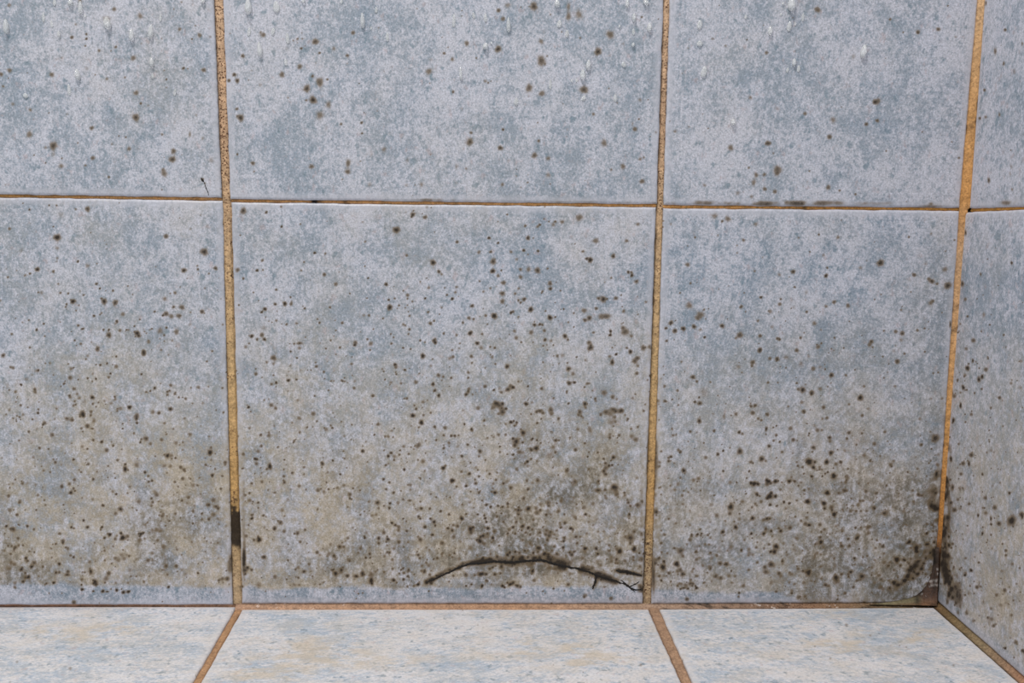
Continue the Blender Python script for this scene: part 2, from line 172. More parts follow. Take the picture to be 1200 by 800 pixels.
crop(0, 600, """30,65,8,.8 128,65,8,.75 62,80,14,.6 90,60,6,.5 50,78,8,.5 392,38,8,.75 410,70,9,.75 335,70,7,.8 347,75,6,.6 478,70,8,.75 472,82,6,.6 515,105,10,.88 490,120,8,.7 575,120,15,.88 567,98,8,.8 540,125,10,.5 548,110,6,.4 660,102,10,.75 672,97,7,.75 650,100,6,.6 655,112,7,.6 600,130,5,.5 700,95,5,.4 38,157,6,.75 55,158,5,.75 88,155,7,.5 108,155,6,.6 138,183,6,.6 122,215,10,.7 130,228,8,.6 148,255,11,.75 100,268,12,.7 133,303,12,.75 118,305,8,.55 108,325,10,.7 70,352,10,.5 50,195,8,.5 65,180,8,.4 280,100,10,.5 262,148,7,.6 318,170,10,.5 240,170,8,.4 278,242,9,.82 262,283,9,.65 252,330,8,.9 243,212,8,.4 315,293,14,.65,.6 345,210,8,.7 380,215,6,.4 425,278,12,.65,1.5 445,325,13,.75 450,338,12,.6 382,340,6,.75 385,362,10,.95,.7 437,370,6,.85 482,370,9,.95 503,372,8,.8,.6 547,365,7,.95,1.3 578,375,9,.95 602,372,10,.95,.8 570,360,4,.7 520,360,6,.5 497,310,18,.4 490,180,8,.5 540,215,12,.4 605,205,9,.5 530,160,8,.4 570,200,16,.3 675,325,8,.5 640,300,6,.5 790,350,8,.9,.8 785,292,8,.5 928,285,7,.7 830,175,8,.5 950,235,6,.5 980,30,12,.4 960,120,6,.5 900,140,7,.4 850,270,14,.25 870,290,14,.25 760,130,7,.3 715,220,10,.3 700,300,8,.3 900,215,10,.25 1180,30,9,.7 1165,60,6,.6 1190,130,8,.6 1160,260,10,.7 1180,270,9,.6 1150,290,6,.6 1135,350,6,.7 1110,255,5,.5 150,170,10,.25 35,260,26,.25 20,180,8,.35 600,330,8,.4 640,220,8,.3 210,340,7,.4 180,300,6,.4 230,380,5,.5 290,380,4,.6""")
crop(300, 600, """15,130,13,.85 10,120,8,.6 35,15,8,.6 195,98,11,.6 180,100,6,.6 85,80,5,.6 150,225,6,.7 152,150,5,.6 225,278,11,.65 185,268,7,.6 300,338,6,.6 265,300,8,.4 180,340,14,.3 400,270,11,.65 373,287,14,.75 355,270,9,.5 408,258,8,.5 428,298,12,.65 470,300,14,.7,.7 515,213,7,.75 535,213,6,.7 533,195,8,.7 545,240,5,.6 510,120,7,.8 508,112,5,.6 575,120,10,.6 575,145,9,.6 618,127,12,.7 637,50,8,.8 653,60,8,.7 668,85,8,.5 690,30,6,.7 762,20,8,.7 770,30,7,.7 707,88,8,.7 725,75,5,.6 615,155,6,.5 625,190,9,.6 615,187,7,.6 760,200,9,.65 768,215,7,.6 755,185,5,.6 770,128,14,.55 825,105,9,.65 835,45,10,.8 840,62,7,.7 817,30,6,.7 850,215,9,.6 875,190,7,.5 790,110,6,.4 500,295,10,.5 540,320,14,.8,1.3 540,290,14,.4 560,280,8,.4 543,335,7,.7 600,280,8,.5 690,262,6,.8 693,285,9,.55 712,300,8,.7 672,287,6,.7 680,270,6,.7 715,270,8,.6 645,318,11,.8 660,330,6,.6 690,315,8,.6 760,338,10,.85 740,345,6,.6 710,348,7,.6 640,265,8,.5 570,270,6,.5 930,192,7,.7 920,210,6,.6 935,170,5,.5 905,10,8,.7 900,75,9,.7 920,85,9,.7 945,65,10,.6 925,60,8,.5 965,30,12,.75 985,8,6,.7 1005,78,16,.75 1018,70,7,.7 1040,10,6,.8 1075,28,7,.9 1080,45,7,.8 1087,75,10,.8 1065,110,12,.7 1052,115,8,.7 1050,135,16,.75 1035,130,8,.6 1110,120,10,.85 1085,100,8,.6 1150,5,6,.7 1070,15,7,.7 1130,20,8,.6 1160,45,8,.6 1180,100,8,.7 1190,188,9,.75 1130,208,10,.6 1060,218,9,.65 1095,218,9,.6 1160,230,6,.6 1100,195,8,.5 1150,255,14,.6 1055,290,20,.75,.7 1080,290,9,.65 1120,290,10,.6 1095,265,9,.6 1110,258,8,.65 1025,295,8,.5 1080,320,9,.6 1145,285,9,.5 1060,345,8,.98,1.4 1155,345,9,.98 1165,352,6,.9 1190,338,10,.8 1010,338,6,.8 985,345,6,.8 1178,330,6,.7 925,298,7,.6 905,325,7,.5 810,370,5,.8 480,382,5,.7 395,350,4,.7 470,405,5,.5 45,370,5,.5 500,378,5,.6 800,165,10,.35 780,250,6,.4 810,250,12,.4 600,200,12,.2 420,135,6,.4 480,190,8,.5 300,200,8,.3 30,210,8,.3 12,340,18,.3""")
crop(600, 600, """50,65,12,.7 45,85,6,.6 75,75,9,.7 20,45,9,.6 5,70,10,.7 65,95,8,.6 95,80,8,.6 160,12,8,.7 145,70,8,.5 180,92,9,.6 210,85,8,.5 230,70,9,.5 248,50,11,.6 245,10,7,.6 275,75,9,.85 130,95,10,.6 175,110,16,.55 165,130,9,.6 210,125,6,.6 245,120,10,.6 242,135,9,.7 300,115,10,.6 305,145,9,.6 320,115,7,.5 345,10,9,.7 342,170,14,.8,.7 395,170,11,.75 402,195,9,.75 410,140,7,.5 455,155,8,.5 455,180,9,.5 505,183,14,.85,1.2 572,175,14,.78 555,120,20,.6,1.2 555,145,10,.5 530,115,8,.4 530,228,10,.5 570,225,8,.5 445,220,7,.5 490,220,8,.5 240,165,10,.7 270,188,9,.6 290,185,8,.6 210,195,9,.6 150,195,10,.7 100,190,9,.7 60,180,8,.7 50,210,9,.7 15,185,8,.8 35,190,8,.6 5,210,10,.7 75,210,8,.6 105,215,14,.6 130,215,20,.55 170,210,14,.5 180,225,12,.5 25,345,12,.6 40,350,8,.6 5,330,12,.6 175,260,12,.45 200,265,10,.4 215,285,8,.4 515,278,18,.98,.7 500,270,10,.6 540,285,14,.6,.6 600,255,8,.5 550,10,9,.7 30,10,8,.7 40,30,7,.6 100,35,8,.5 85,105,8,.6 120,125,7,.5 15,100,8,.6 50,130,9,.5 85,145,9,.5 120,165,9,.5 200,160,8,.5 350,100,9,.4 380,60,8,.4 430,90,8,.35 300,30,8,.4 360,45,8,.4 270,240,28,.3,.6 230,240,16,.4,.7 400,230,14,.3 330,215,14,.4 465,230,9,.5 790,180,20,.55,1.1 772,243,15,.9 708,258,18,.78 712,230,9,.7 690,215,9,.6 800,290,14,.6 790,270,12,.5 735,285,10,.6 800,205,10,.5 700,145,8,.6 760,168,8,.6 715,105,9,.5 735,30,7,.5 700,85,8,.4 870,103,6,.95 888,100,6,.8 885,110,5,.6 862,185,8,.7 930,190,8,.6 975,240,12,.6 1005,243,14,.6 1028,275,6,.75 1075,178,8,.75 988,92,11,.78 1048,70,12,.8 1122,100,8,.95 1127,28,13,.7 960,15,14,.45 1180,100,12,.65 1195,30,10,.7 1190,78,10,.6 955,300,14,.55 930,265,9,.5 895,250,10,.4 850,265,9,.4 1085,345,12,.45 1065,378,7,.8 865,355,8,.9 860,345,5,.8 805,355,10,.75,.5 825,358,6,.8 790,360,6,.7 845,345,6,.6 775,345,6,.6 700,320,8,.7 745,325,6,.6 690,300,8,.6 1150,235,9,.5 1190,280,20,.5,.7 1110,270,9,.5 1030,330,8,.4 820,150,8,.4 905,150,9,.4 930,120,8,.4 960,200,8,.5 1010,180,8,.4 1000,40,8,.4 835,60,8,.35 1090,130,8,.45 1145,165,9,.5 1150,140,6,.5 1045,300,9,.4 900,330,8,.5 870,300,8,.4 195,358,6,.75 145,370,5,.6 68,378,5,.6 245,368,5,.5 435,350,9,.5,.6 155,380,4,.5""")
crop(900, 600, """310,10,14,.85 193,60,10,.8 155,40,8,.5 265,80,9,.5 250,92,7,.6 60,88,10,.75 15,88,9,.7 50,75,8,.6 8,30,8,.6 38,160,15,.8 30,185,14,.8 12,185,8,.8 248,140,12,.9 375,125,5,.98 470,97,14,.42 435,72,6,.6 545,5,14,.6 425,112,8,.4 538,160,12,.6 662,138,11,.85 695,170,14,.9,1.5 700,185,9,.7 603,223,16,.95 637,223,11,.7 620,250,9,.6 570,235,8,.4 545,235,14,.4 405,215,8,.8 445,210,7,.5 500,225,8,.4 68,228,9,.6 15,245,22,.6,.8 190,285,16,.75 195,275,8,.6 163,275,9,.6 388,280,12,.7 375,290,6,.6 440,300,22,.65,.7 345,290,9,.6 320,310,14,.4 322,325,22,.35 415,320,9,.5 400,350,9,.6 270,340,12,.6 285,345,9,.4 140,265,9,.5 110,290,12,.35 60,300,12,.35 90,200,12,.3 247,255,7,.5 530,315,10,.5 520,295,14,.45,.7 590,330,14,.8 640,320,18,.85,.8 610,340,12,.7 570,355,12,.6 655,300,14,.8 680,310,9,.7 665,270,18,.7,.8 700,290,14,.7 720,265,14,.7 690,250,16,.6 705,230,14,.6 730,240,10,.6 660,240,10,.5 740,290,9,.5 590,270,8,.5 745,100,9,.7 750,150,9,.7 760,190,8,.7 740,215,9,.6 780,140,10,.7 770,60,8,.5 745,55,7,.5 112,380,7,.7 38,372,8,.6 15,330,14,.3 530,350,12,.4 500,330,9,.4 825,100,16,.8,2.2 848,155,8,.85,1.5 822,200,14,.8,2 815,240,12,.85,1.5 830,265,14,.85,1.6 835,300,14,.9,1.6 850,330,12,.9,1.8 860,360,12,.85,1.8 848,385,12,.85,1.6 830,330,9,.7,1.5 860,310,8,.6,1.5 850,275,8,.7 865,400,10,.7,1.6 880,425,9,.55,1.8 845,200,8,.6,1.8 830,150,8,.6,1.8 848,115,6,.6,1.5 900,440,9,.4,1.8 930,470,10,.4,1.8 960,510,9,.3,1.8 952,272,9,.85 923,295,7,.85 985,15,7,.7,1.4 1045,30,6,.7,2 1142,40,22,.78,1.35 1048,58,5,.6 1192,20,7,.7,2 1005,100,6,.75,1.8 1007,70,5,.6 1112,637,7,.9 995,180,6,.3 1030,130,5,.4,1.5 1000,190,6,.3 1070,180,5,.3 890,470,8,.4,2 870,260,7,.4,2 880,350,7,.5,2 840,420,9,.5,1.6 1050,170,5,.3,2 1100,330,6,.3,2 990,330,7,.3,2 1010,420,7,.3,2 940,380,7,.3,2 200,120,9,.3 330,60,9,.3 300,200,9,.3 580,60,9,.3 650,60,9,.3 560,120,8,.3 350,160,9,.3 130,120,9,.35 130,180,9,.3 220,200,8,.35 250,310,8,.4 170,330,9,.4 100,330,9,.4""")


SPOTS = np.array(SPOTS)

CRACKS = [
    [(500, 682), (512, 676), (524, 670), (536, 665), (550, 660), (562, 658), (578, 657), (600, 657.5), (618, 656), (634, 657), (650, 660), (665, 663.5),
     (680, 667), (697, 672), (714, 678), (728, 684), (737, 688), (744, 691), (751, 690.5)],
    [(700, 673), (698, 681), (694.5, 690)],
    [(722, 668), (731, 669.5), (742, 671.5), (752, 674.5)],
    [(737, 687.5), (744, 684.5), (749, 681)],
    [(727, 679), (733, 683), (739, 688)],
    [(738, 689), (744, 693.5)],
]


def lay_spots(px, py, mould, seed):
    if seed in (109, 110, 111):
        return
    """Adds every spot near this patch to its mould map."""
    x0, x1, y0, y1 = px.min(), px.max(), py.min(), py.max()
    r2 = np.random.default_rng(seed)
    for sx, sy, r, s, asp in SPOTS:
        if not (x0 - 8 < sx < x1 + 8 and y0 - 8 < sy < y1 + 8):
            continue
        d0 = np.abs(px[:, px.shape[1] // 2] - sx)
        # window: rows of the grid run along a, columns along b
        k = np.argmin((px[::12, ::12] - sx) ** 2 + (py[::12, ::12] - sy) ** 2)
        n2 = px[::12, ::12].shape[1]
        i, j = (k // n2) * 12, (k % n2) * 12
        w = 30
        sl = (slice(max(i - w, 0), i + w), slice(max(j - w, 0), j + w))
        qx, qy = px[sl] - sx, (py[sl] - sy) / asp
        ang = np.arctan2(qy, qx)
        ph = r2.uniform(0, 6.28, 3)
        wob = 1 + 0.09 * np.sin(2 * ang + ph[0]) + 0.07 * np.sin(3 * ang + ph[1]) + 0.06 * np.sin(5 * ang + ph[2])
        rr = max(r * 1.12, 1.2)
        d = np.hypot(qx, qy) / (rr * wob)
        val = min(s * (1.10 if sy > 236 else 0.86), 1.0) * (0.72 * np.exp(-(d ** 2) * 1.3) + 0.45 * np.exp(-(d ** 2) * 4.0))
        mould[sl] = 1 - (1 - mould[sl]) * (1 - np.clip(val, 0, 1))


def scatter(px, py, mould, a, b, step, seed, density):
    """Fine pinprick specks, thick where the density map is high."""
    r2 = np.random.default_rng(seed)
    H, W = px.shape
    n = int(H * W * 0.011)
    ii, jj = r2.integers(2, H - 2, n), r2.integers(2, W - 2, n)
    keep = r2.random(n) < density[ii, jj]
    for i, j in zip(ii[keep], jj[keep]):
        r = 0.75 + r2.random() ** 3 * 2.3
        s = r2.uniform(0.25, 0.9) if r < 1.2 else r2.uniform(0.3, 0.75)
        w = 7
        sl = (slice(max(i - w, 0), i + w + 1), slice(max(j - w, 0), j + w + 1))
        qx, qy = px[sl] - px[i, j], py[sl] - py[i, j]
        d2 = (qx ** 2 + qy ** 2) / (r * r)
        mould[sl] = 1 - (1 - mould[sl]) * (1 - s * np.exp(-d2 * 1.1))


# ------------------------------------------------------------------ materials
class NT:
    def __init__(self, name):
        self.m = bpy.data.materials.new(name)
        self.m.use_nodes = True
        self.t = self.m.node_tree
        self.b = self.t.nodes['Principled BSDF']
        self.tc = self.n('ShaderNodeTexCoord')
        self.out = self.t.nodes['Material Output']

    def n(self, typ, **kw):
        nd = self.t.nodes.new(typ)
        for k, v in kw.items():
            setattr(nd, k, v)
        return nd

    def l(self, a, b):
        self.t.links.new(a, b)

    def map(self, scale=(1, 1, 1), rot=(0, 0, 0)):
        mp = self.n('ShaderNodeMapping')
        mp.inputs['Scale'].default_value = scale
        mp.inputs['Rotation'].default_value = rot
        self.l(self.tc.outputs['Object'], mp.inputs['Vector'])
        return mp.outputs[0]

    def noise(self, vec, scale, detail=3, rough=0.55, dist=0.0):
        nd = self.n('ShaderNodeTexNoise')
        nd.inputs['Scale'].default_value = scale
        nd.inputs['Detail'].default_value = detail
        nd.inputs['Roughness'].default_value = rough
        nd.inputs['Distortion'].default_value = dist
        self.l(vec, nd.inputs['Vector'])
        return nd.outputs['Fac']

    def range(self, v, a, b, c=0.0, d=1.0, smooth=True):
        nd = self.n('ShaderNodeMapRange')
        if smooth:
            nd.interpolation_type = 'SMOOTHSTEP'
        self.l(v, nd.inputs[0])
        for k, x in zip((1, 2, 3, 4), (a, b, c, d)):
            nd.inputs[k].default_value = x
        return nd.outputs[0]

    def math(self, op, a, b):
        nd = self.n('ShaderNodeMath', operation=op)
        for k, x in ((0, a), (1, b)):
            if isinstance(x, (int, float)):
                nd.inputs[k].default_value = x
            else:
                self.l(x, nd.inputs[k])
        return nd.outputs[0]

    def mix(self, f, a, b, mode='MIX'):
        nd = self.n('ShaderNodeMix', data_type='RGBA', blend_type=mode)
        if isinstance(f, (int, float)):
            nd.inputs[0].default_value = f
        else:
            self.l(f, nd.inputs[0])
        for k, x in ((6, a), (7, b)):
            if isinstance(x, tuple):
                nd.inputs[k].default_value = (*x, 1)
            else:
                self.l(x, nd.inputs[k])
        return nd.outputs[2]

    def attr(self, name):
        nd = self.n('ShaderNodeAttribute', attribute_name=name)
        sp = self.n('ShaderNodeSeparateColor')
        self.l(nd.outputs['Color'], sp.inputs[0])
        return sp.outputs[0], sp.outputs[1], sp.outputs[2], nd.outputs['Color']


def srgb(r, g, b, k=1.0):
    f = lambda c: (c / 255 / 12.92 if c / 255 <= 0.04045 else ((c / 255 + 0.055) / 1.055) ** 2.4) * k
    return (f(r), f(g), f(b))


ALB = 1.0


def tile_material(name, pale, blue, stretch, fine, ochre=False):
    t = NT(name)
    v = t.map(stretch)
    iso = t.map((1, 1, 1))
    big = t.noise(v, 26, 4, 0.6, 0.4)
    mid = t.noise(v, 105, 4, 0.68, 0.3)
    sml = t.noise(v, 420, 3, 0.7)
    grain = t.noise(v if fine else iso, 1300, 2, 0.7)
    warm = t.noise(iso, 55, 3, 0.6)
    tny = t.noise(v, 850, 2, 0.7)
    sig = t.math('ADD', t.math('ADD', t.math('MULTIPLY', big, 0.62), t.math('MULTIPLY', mid, 0.50)), t.math('ADD', t.math('MULTIPLY', sml, 0.60), t.math('MULTIPLY', tny, 0.60)))
    f = t.range(sig, 1.02, 1.33)
    c = t.mix(f, pale, blue)
    # faint pink and teal flecks of the glaze print
    fl = t.noise(t.map((1.3, 1.3, 1.0)), 190, 2, 0.6)
    c = t.mix(t.math('MULTIPLY', t.range(fl, 0.60, 0.72), 0.45), c, srgb(186, 166, 168, ALB))
    c = t.mix(t.math('MULTIPLY', t.range(fl, 0.42, 0.29), 0.75), c, srgb(118, 138, 152, ALB))
    mould, beige, band, _ = t.attr('stain')
    olive, ring, _x, _c = t.attr('film')
    # plain glaze margin along the tile's edge
    c = t.mix(t.math('MULTIPLY', band, 0.60), c, tuple(x * 0.93 for x in pale))
    if ochre:
        oc = t.math('MULTIPLY', beige, t.range(t.noise(v, 120, 3, 0.7), 0.36, 0.60))
        c = t.mix(t.math('MULTIPLY', oc, 0.75), c, srgb(208, 192, 172, ALB))
    else:
        bn = t.math('MULTIPLY', beige, t.range(t.math('ADD', t.math('MULTIPLY', warm, 0.5), t.math('MULTIPLY', sml, 0.5)), 0.36, 0.62, 0.08, 1.0))
        c = t.mix(t.math('MULTIPLY', bn, 0.90), c, srgb(204, 187, 164, ALB))
    on = t.math('MULTIPLY', olive, t.range(t.math('ADD', t.math('MULTIPLY', mid, 0.4), t.math('MULTIPLY', sml, 0.6)), 0.36, 0.62, 0.08, 1.0))
    c = t.mix(t.math('MULTIPLY', on, 0.92), c, srgb(98, 90, 76, ALB))
    # grain
    g = t.range(grain, 0.25, 0.75, 0.66, 1.30, False)
    gc = t.n('ShaderNodeCombineColor')
    for k in range(3):
        t.l(g, gc.inputs[k])
    amt = t.range(band, 0, 1, 0.6 if ochre else 1.0, 0.35)
    c = t.mix(amt, c, gc.outputs[0], 'MULTIPLY')
    # mould: brown fringe, almost black heart, ragged by the grain
    mr = t.math('MULTIPLY', mould, t.range(t.noise(iso, 1500, 2, 0.6), 0.3, 0.7, 0.86, 1.14, False))
    c = t.mix(t.range(mr, 0.03, 0.42, 0, 0.82), c, srgb(118, 98, 72, ALB))
    c = t.mix(t.range(mr, 0.30, 0.85, 0, 0.92), c, srgb(38, 29, 22, ALB))
    t.l(c, t.b.inputs['Base Color'])
    ro = t.range(mr, 0.1, 0.7, 0.36, 0.8)
    t.l(ro, t.b.inputs['Roughness'])
    t.b.inputs['Specular IOR Level'].default_value = 0.35
    bp = t.n('ShaderNodeBump')
    bp.inputs['Strength'].default_value = 0.16
    bp.inputs['Distance'].default_value = 0.0004
    hh = t.math('ADD', t.math('MULTIPLY', grain, 0.6), t.math('ADD', sml, t.math('MULTIPLY', mr, 0.8)))
    t.l(hh, bp.inputs['Height'])
    t.l(bp.outputs[0], t.b.inputs['Normal'])
    return t.m


M_WALL = tile_material('glazed_wall_tile', srgb(204, 203, 213, ALB), srgb(147, 158, 172, ALB), (1.0, 1.0, 0.85), False)
M_FLOOR = tile_material('glazed_floor_tile', srgb(221, 217, 219, ALB), srgb(172, 183, 197, ALB), (0.55, 1.0, 1.0), True, True)


def grout_material():
    t = NT('stained_grout')
    _r, _g, _b, tint = t.attr('tint')
    dark, spk, _x, _c = t.attr('grime_shade')
    iso = t.map()
    n1 = t.noise(iso, 900, 3, 0.7)
    n2 = t.noise(iso, 260, 3, 0.6)
    g = t.range(t.math('ADD', t.math('MULTIPLY', n1, 0.6), t.math('MULTIPLY', n2, 0.4)), 0.32, 0.68, 0.50, 1.38, False)
    gc = t.n('ShaderNodeCombineColor')
    for k in range(3):
        t.l(g, gc.inputs[k])
    c = t.mix(1.0, tint, gc.outputs[0], 'MULTIPLY')
    pit = t.math('MULTIPLY', t.range(t.noise(iso, 1150, 2, 0.6), 0.52, 0.64), spk)
    c = t.mix(pit, c, srgb(92, 58, 38))
    c = t.mix(dark, c, srgb(32, 24, 18))
    t.l(c, t.b.inputs['Base Color'])
    t.b.inputs['Roughness'].default_value = 0.75
    t.b.inputs['Specular IOR Level'].default_value = 0.3
    bp = t.n('ShaderNodeBump')
    bp.inputs['Strength'].default_value = 0.7
    bp.inputs['Distance'].default_value = 0.0005
    t.l(n1, bp.inputs['Height'])
    t.l(bp.outputs[0], t.b.inputs['Normal'])
    return t.m


M_GROUT = grout_material()


def plain(name, col, rough=0.8, noise=0.25, scale=500):
    t = NT(name)
    n = t.noise(t.map(), scale, 3, 0.6)
    c = t.mix(n, tuple(x * (1 - noise) for x in col), tuple(min(1, x * (1 + noise)) for x in col))
    t.l(c, t.b.inputs['Base Color'])
    t.b.inputs['Roughness'].default_value = rough
    return t.m


M_BED = plain('mortar_bed', srgb(150, 124, 96))
M_CRACK = plain('mouldy_crack', srgb(26, 20, 15), 0.85, 0.5, 900)


def water():
    t = NT('water')
    t.b.inputs['Base Color'].default_value = (1, 1, 1, 1)
    t.b.inputs['Roughness'].default_value = 0.07
    t.b.inputs['IOR'].default_value = 1.33
    t.b.inputs['Transmission Weight'].default_value = 0.55  # partly opaque white body stands in for bright reflections in the drop
    return t.m


M_WATER = water()


# ------------------------------------------------------------------ mesh helpers
def link(name, me, mat, parent=None):
    o = bpy.data.objects.new(name, me)
    scene.collection.objects.link(o)
    if mat:
        me.materials.append(mat)
    if parent:
        o.parent = parent
    return o


def grid_mesh(name, P, colors, flip):
    """P: H x W x 3 points -> one mesh with colour attributes."""
    H, W = P.shape[:2]
    me = bpy.data.meshes.new(name)
    idx = np.arange(H * W, dtype=np.int32).reshape(H, W)
    q = np.stack([idx[:-1, :-1], idx[1:, :-1], idx[1:, 1:], idx[:-1, 1:]], -1).reshape(-1, 4)
    if flip:
        q = q[:, ::-1]
    nf = len(q)
    me.vertices.add(H * W)
    me.vertices.foreach_set('co', P.astype(np.float32).ravel())
    me.loops.add(nf * 4)
    me.loops.foreach_set('vertex_index', np.ascontiguousarray(q).ravel())
    me.polygons.add(nf)
    me.polygons.foreach_set('loop_start', np.arange(0, nf * 4, 4, dtype=np.int32))
    me.polygons.foreach_set('loop_total', np.full(nf, 4, dtype=np.int32))
    me.polygons.foreach_set('use_smooth', np.ones(nf, dtype=bool))
    me.update(calc_edges=True)
    for k, arr in colors.items():
        at = me.color_attributes.new(k, 'FLOAT_COLOR', 'POINT')
        full = np.ones((H * W, 4), dtype=np.float32)
        full[:, :3] = arr.reshape(-1, 3)
        at.data.foreach_set('color', full.ravel())
    return me


def inter(l1, l2):
    (p, d), (q, e) = l1, l2
    A = np.array([[d[0], -e[0]], [d[1], -e[1]]])
    s = np.linalg.solve(A, q - p)
    return p + d * s[0]


def line(pl, spec):
    if spec[0] == 'a':
        return np.array([spec[1], 0.0]), np.array([0.0, 1.0])
    if spec[0] == 'b':
        return np.array([0.0, spec[1]]), np.array([1.0, 0.0])
    p, q = pl.at(*spec[0]), pl.at(*spec[1])
    return p, q - p


def coords(length, pick, step=0.0004, coarse=0.0012):
    """Positions along a tile side, fine where pick(s) says the photo sees it, with extra rows over the rounded edge."""
    s = [0.0, 0.00015, 0.0004, 0.0007, 0.0011]
    e = length - 0.0011
    x = 0.0015
    while x < e:
        s.append(x)
        x += step if pick(x) else coarse
    s += [length - v for v in (0.0011, 0.0007, 0.0004, 0.00015, 0.0)]
    return np.array(s)


def tile(pl, left, right, bottom, top, mat, parent, seed, stain, label=None):
    L, R_, B, T = (line(pl, s) for s in (left, right, bottom, top))
    c00, c10, c01, c11 = inter(L, B), inter(R_, B), inter(L, T), inter(R_, T)
    la, lb = np.linalg.norm(c10 - c00), np.linalg.norm(c01 - c00)

    def see(u, v):
        p = (c00 * (1 - u) + c10 * u) * (1 - v) + (c01 * (1 - u) + c11 * u) * v
        w = pl.world(p[0], p[1], 0.0) - CAM_POS
        z = w @ AX_F
        if z < 0.05:
            return False
        x, y = 600 + CAM_F * (w @ AX_R) / z, 400 - CAM_F * (w @ AX_U) / z
        return -25 < x < 1225 and -25 < y < 825
    ks = np.linspace(0, 1, 12)
    sa = coords(la, lambda x: any(see(x / la, k) for k in ks))
    sb = coords(lb, lambda x: any(see(k, x / lb) for k in ks))
    # the side walls: the first and last lines twice, the outer ones down in the mortar
    sa = np.concatenate([[0.0], sa, [la]])
    sb = np.concatenate([[0.0], sb, [lb]])
    down = np.zeros((len(sa), len(sb)), bool)
    down[0] = down[-1] = True
    down[:, 0] = down[:, -1] = True
    A, Bv = np.meshgrid(sa / la, sb / lb, indexing='ij')
    p = (c00 * (1 - A[..., None]) + c10 * A[..., None]) * (1 - Bv[..., None]) + (c01 * (1 - A[..., None]) + c11 * A[..., None]) * Bv[..., None]
    a, b = p[..., 0], p[..., 1]
    da = np.minimum(A, 1 - A) * la
    db = np.minimum(Bv, 1 - Bv) * lb
    # slightly wavy glazed edge
    ed = np.minimum(da, db)
    rad = 0.0012
    cut = lambda d: np.where(d < rad, rad - np.sqrt(np.maximum(rad ** 2 - (rad - d) ** 2, 0)), 0)
    h = -np.maximum(cut(da), cut(db)) - 0.00025 * np.exp(-ed / 0.004)
    h += 0.00006 * vnoise(a, b, 0.03, seed, 2)
    h = np.where(down, -0.0045, h)
    wob = 0.00034 * vnoise(a, b, 0.006, seed + 5, 3)
    edge = np.exp(-ed / 0.0008)
    a, b = a + wob * edge * (da < db), b + wob * edge * (db <= da)
    px, py = pl.seen(a, b)
    mould, beige, olive, extra = stain(px, py, a, b, seed)
    lay_spots(px, py, mould, seed)
    band = sstep(0.0044, 0.0016, ed + 0.0009 * vnoise(a, b, 0.004, seed + 9, 3))
    P = pl.world(a, b, h)
    me = grid_mesh('tile', P, {'stain': np.stack([np.clip(mould, 0, 1), np.clip(beige, 0, 1), band], -1),
                               'film': np.stack([np.clip(olive, 0, 1), np.clip(extra, 0, 1), 0 * band], -1)}, pl.k == 'right')
    if pl.k == 'back':
        pass
    o = link('tile', me, mat, parent)
    if label:
        o['label'] = label
    return o


def slab(name, lo, hi, mat):
    x0, y0, z0 = lo
    x1, y1, z1 = hi
    v = [(x0, y0, z0), (x1, y0, z0), (x1, y1, z0), (x0, y1, z0), (x0, y0, z1), (x1, y0, z1), (x1, y1, z1), (x0, y1, z1)]
    f = [(0, 3, 2, 1), (4, 5, 6, 7), (0, 1, 5, 4), (1, 2, 6, 5), (2, 3, 7, 6), (3, 0, 4, 7)]
    me = bpy.data.meshes.new(name)
    me.from_pydata(v, [], f)
    o = link(name, me, mat)
    o['kind'] = 'structure'
    return o


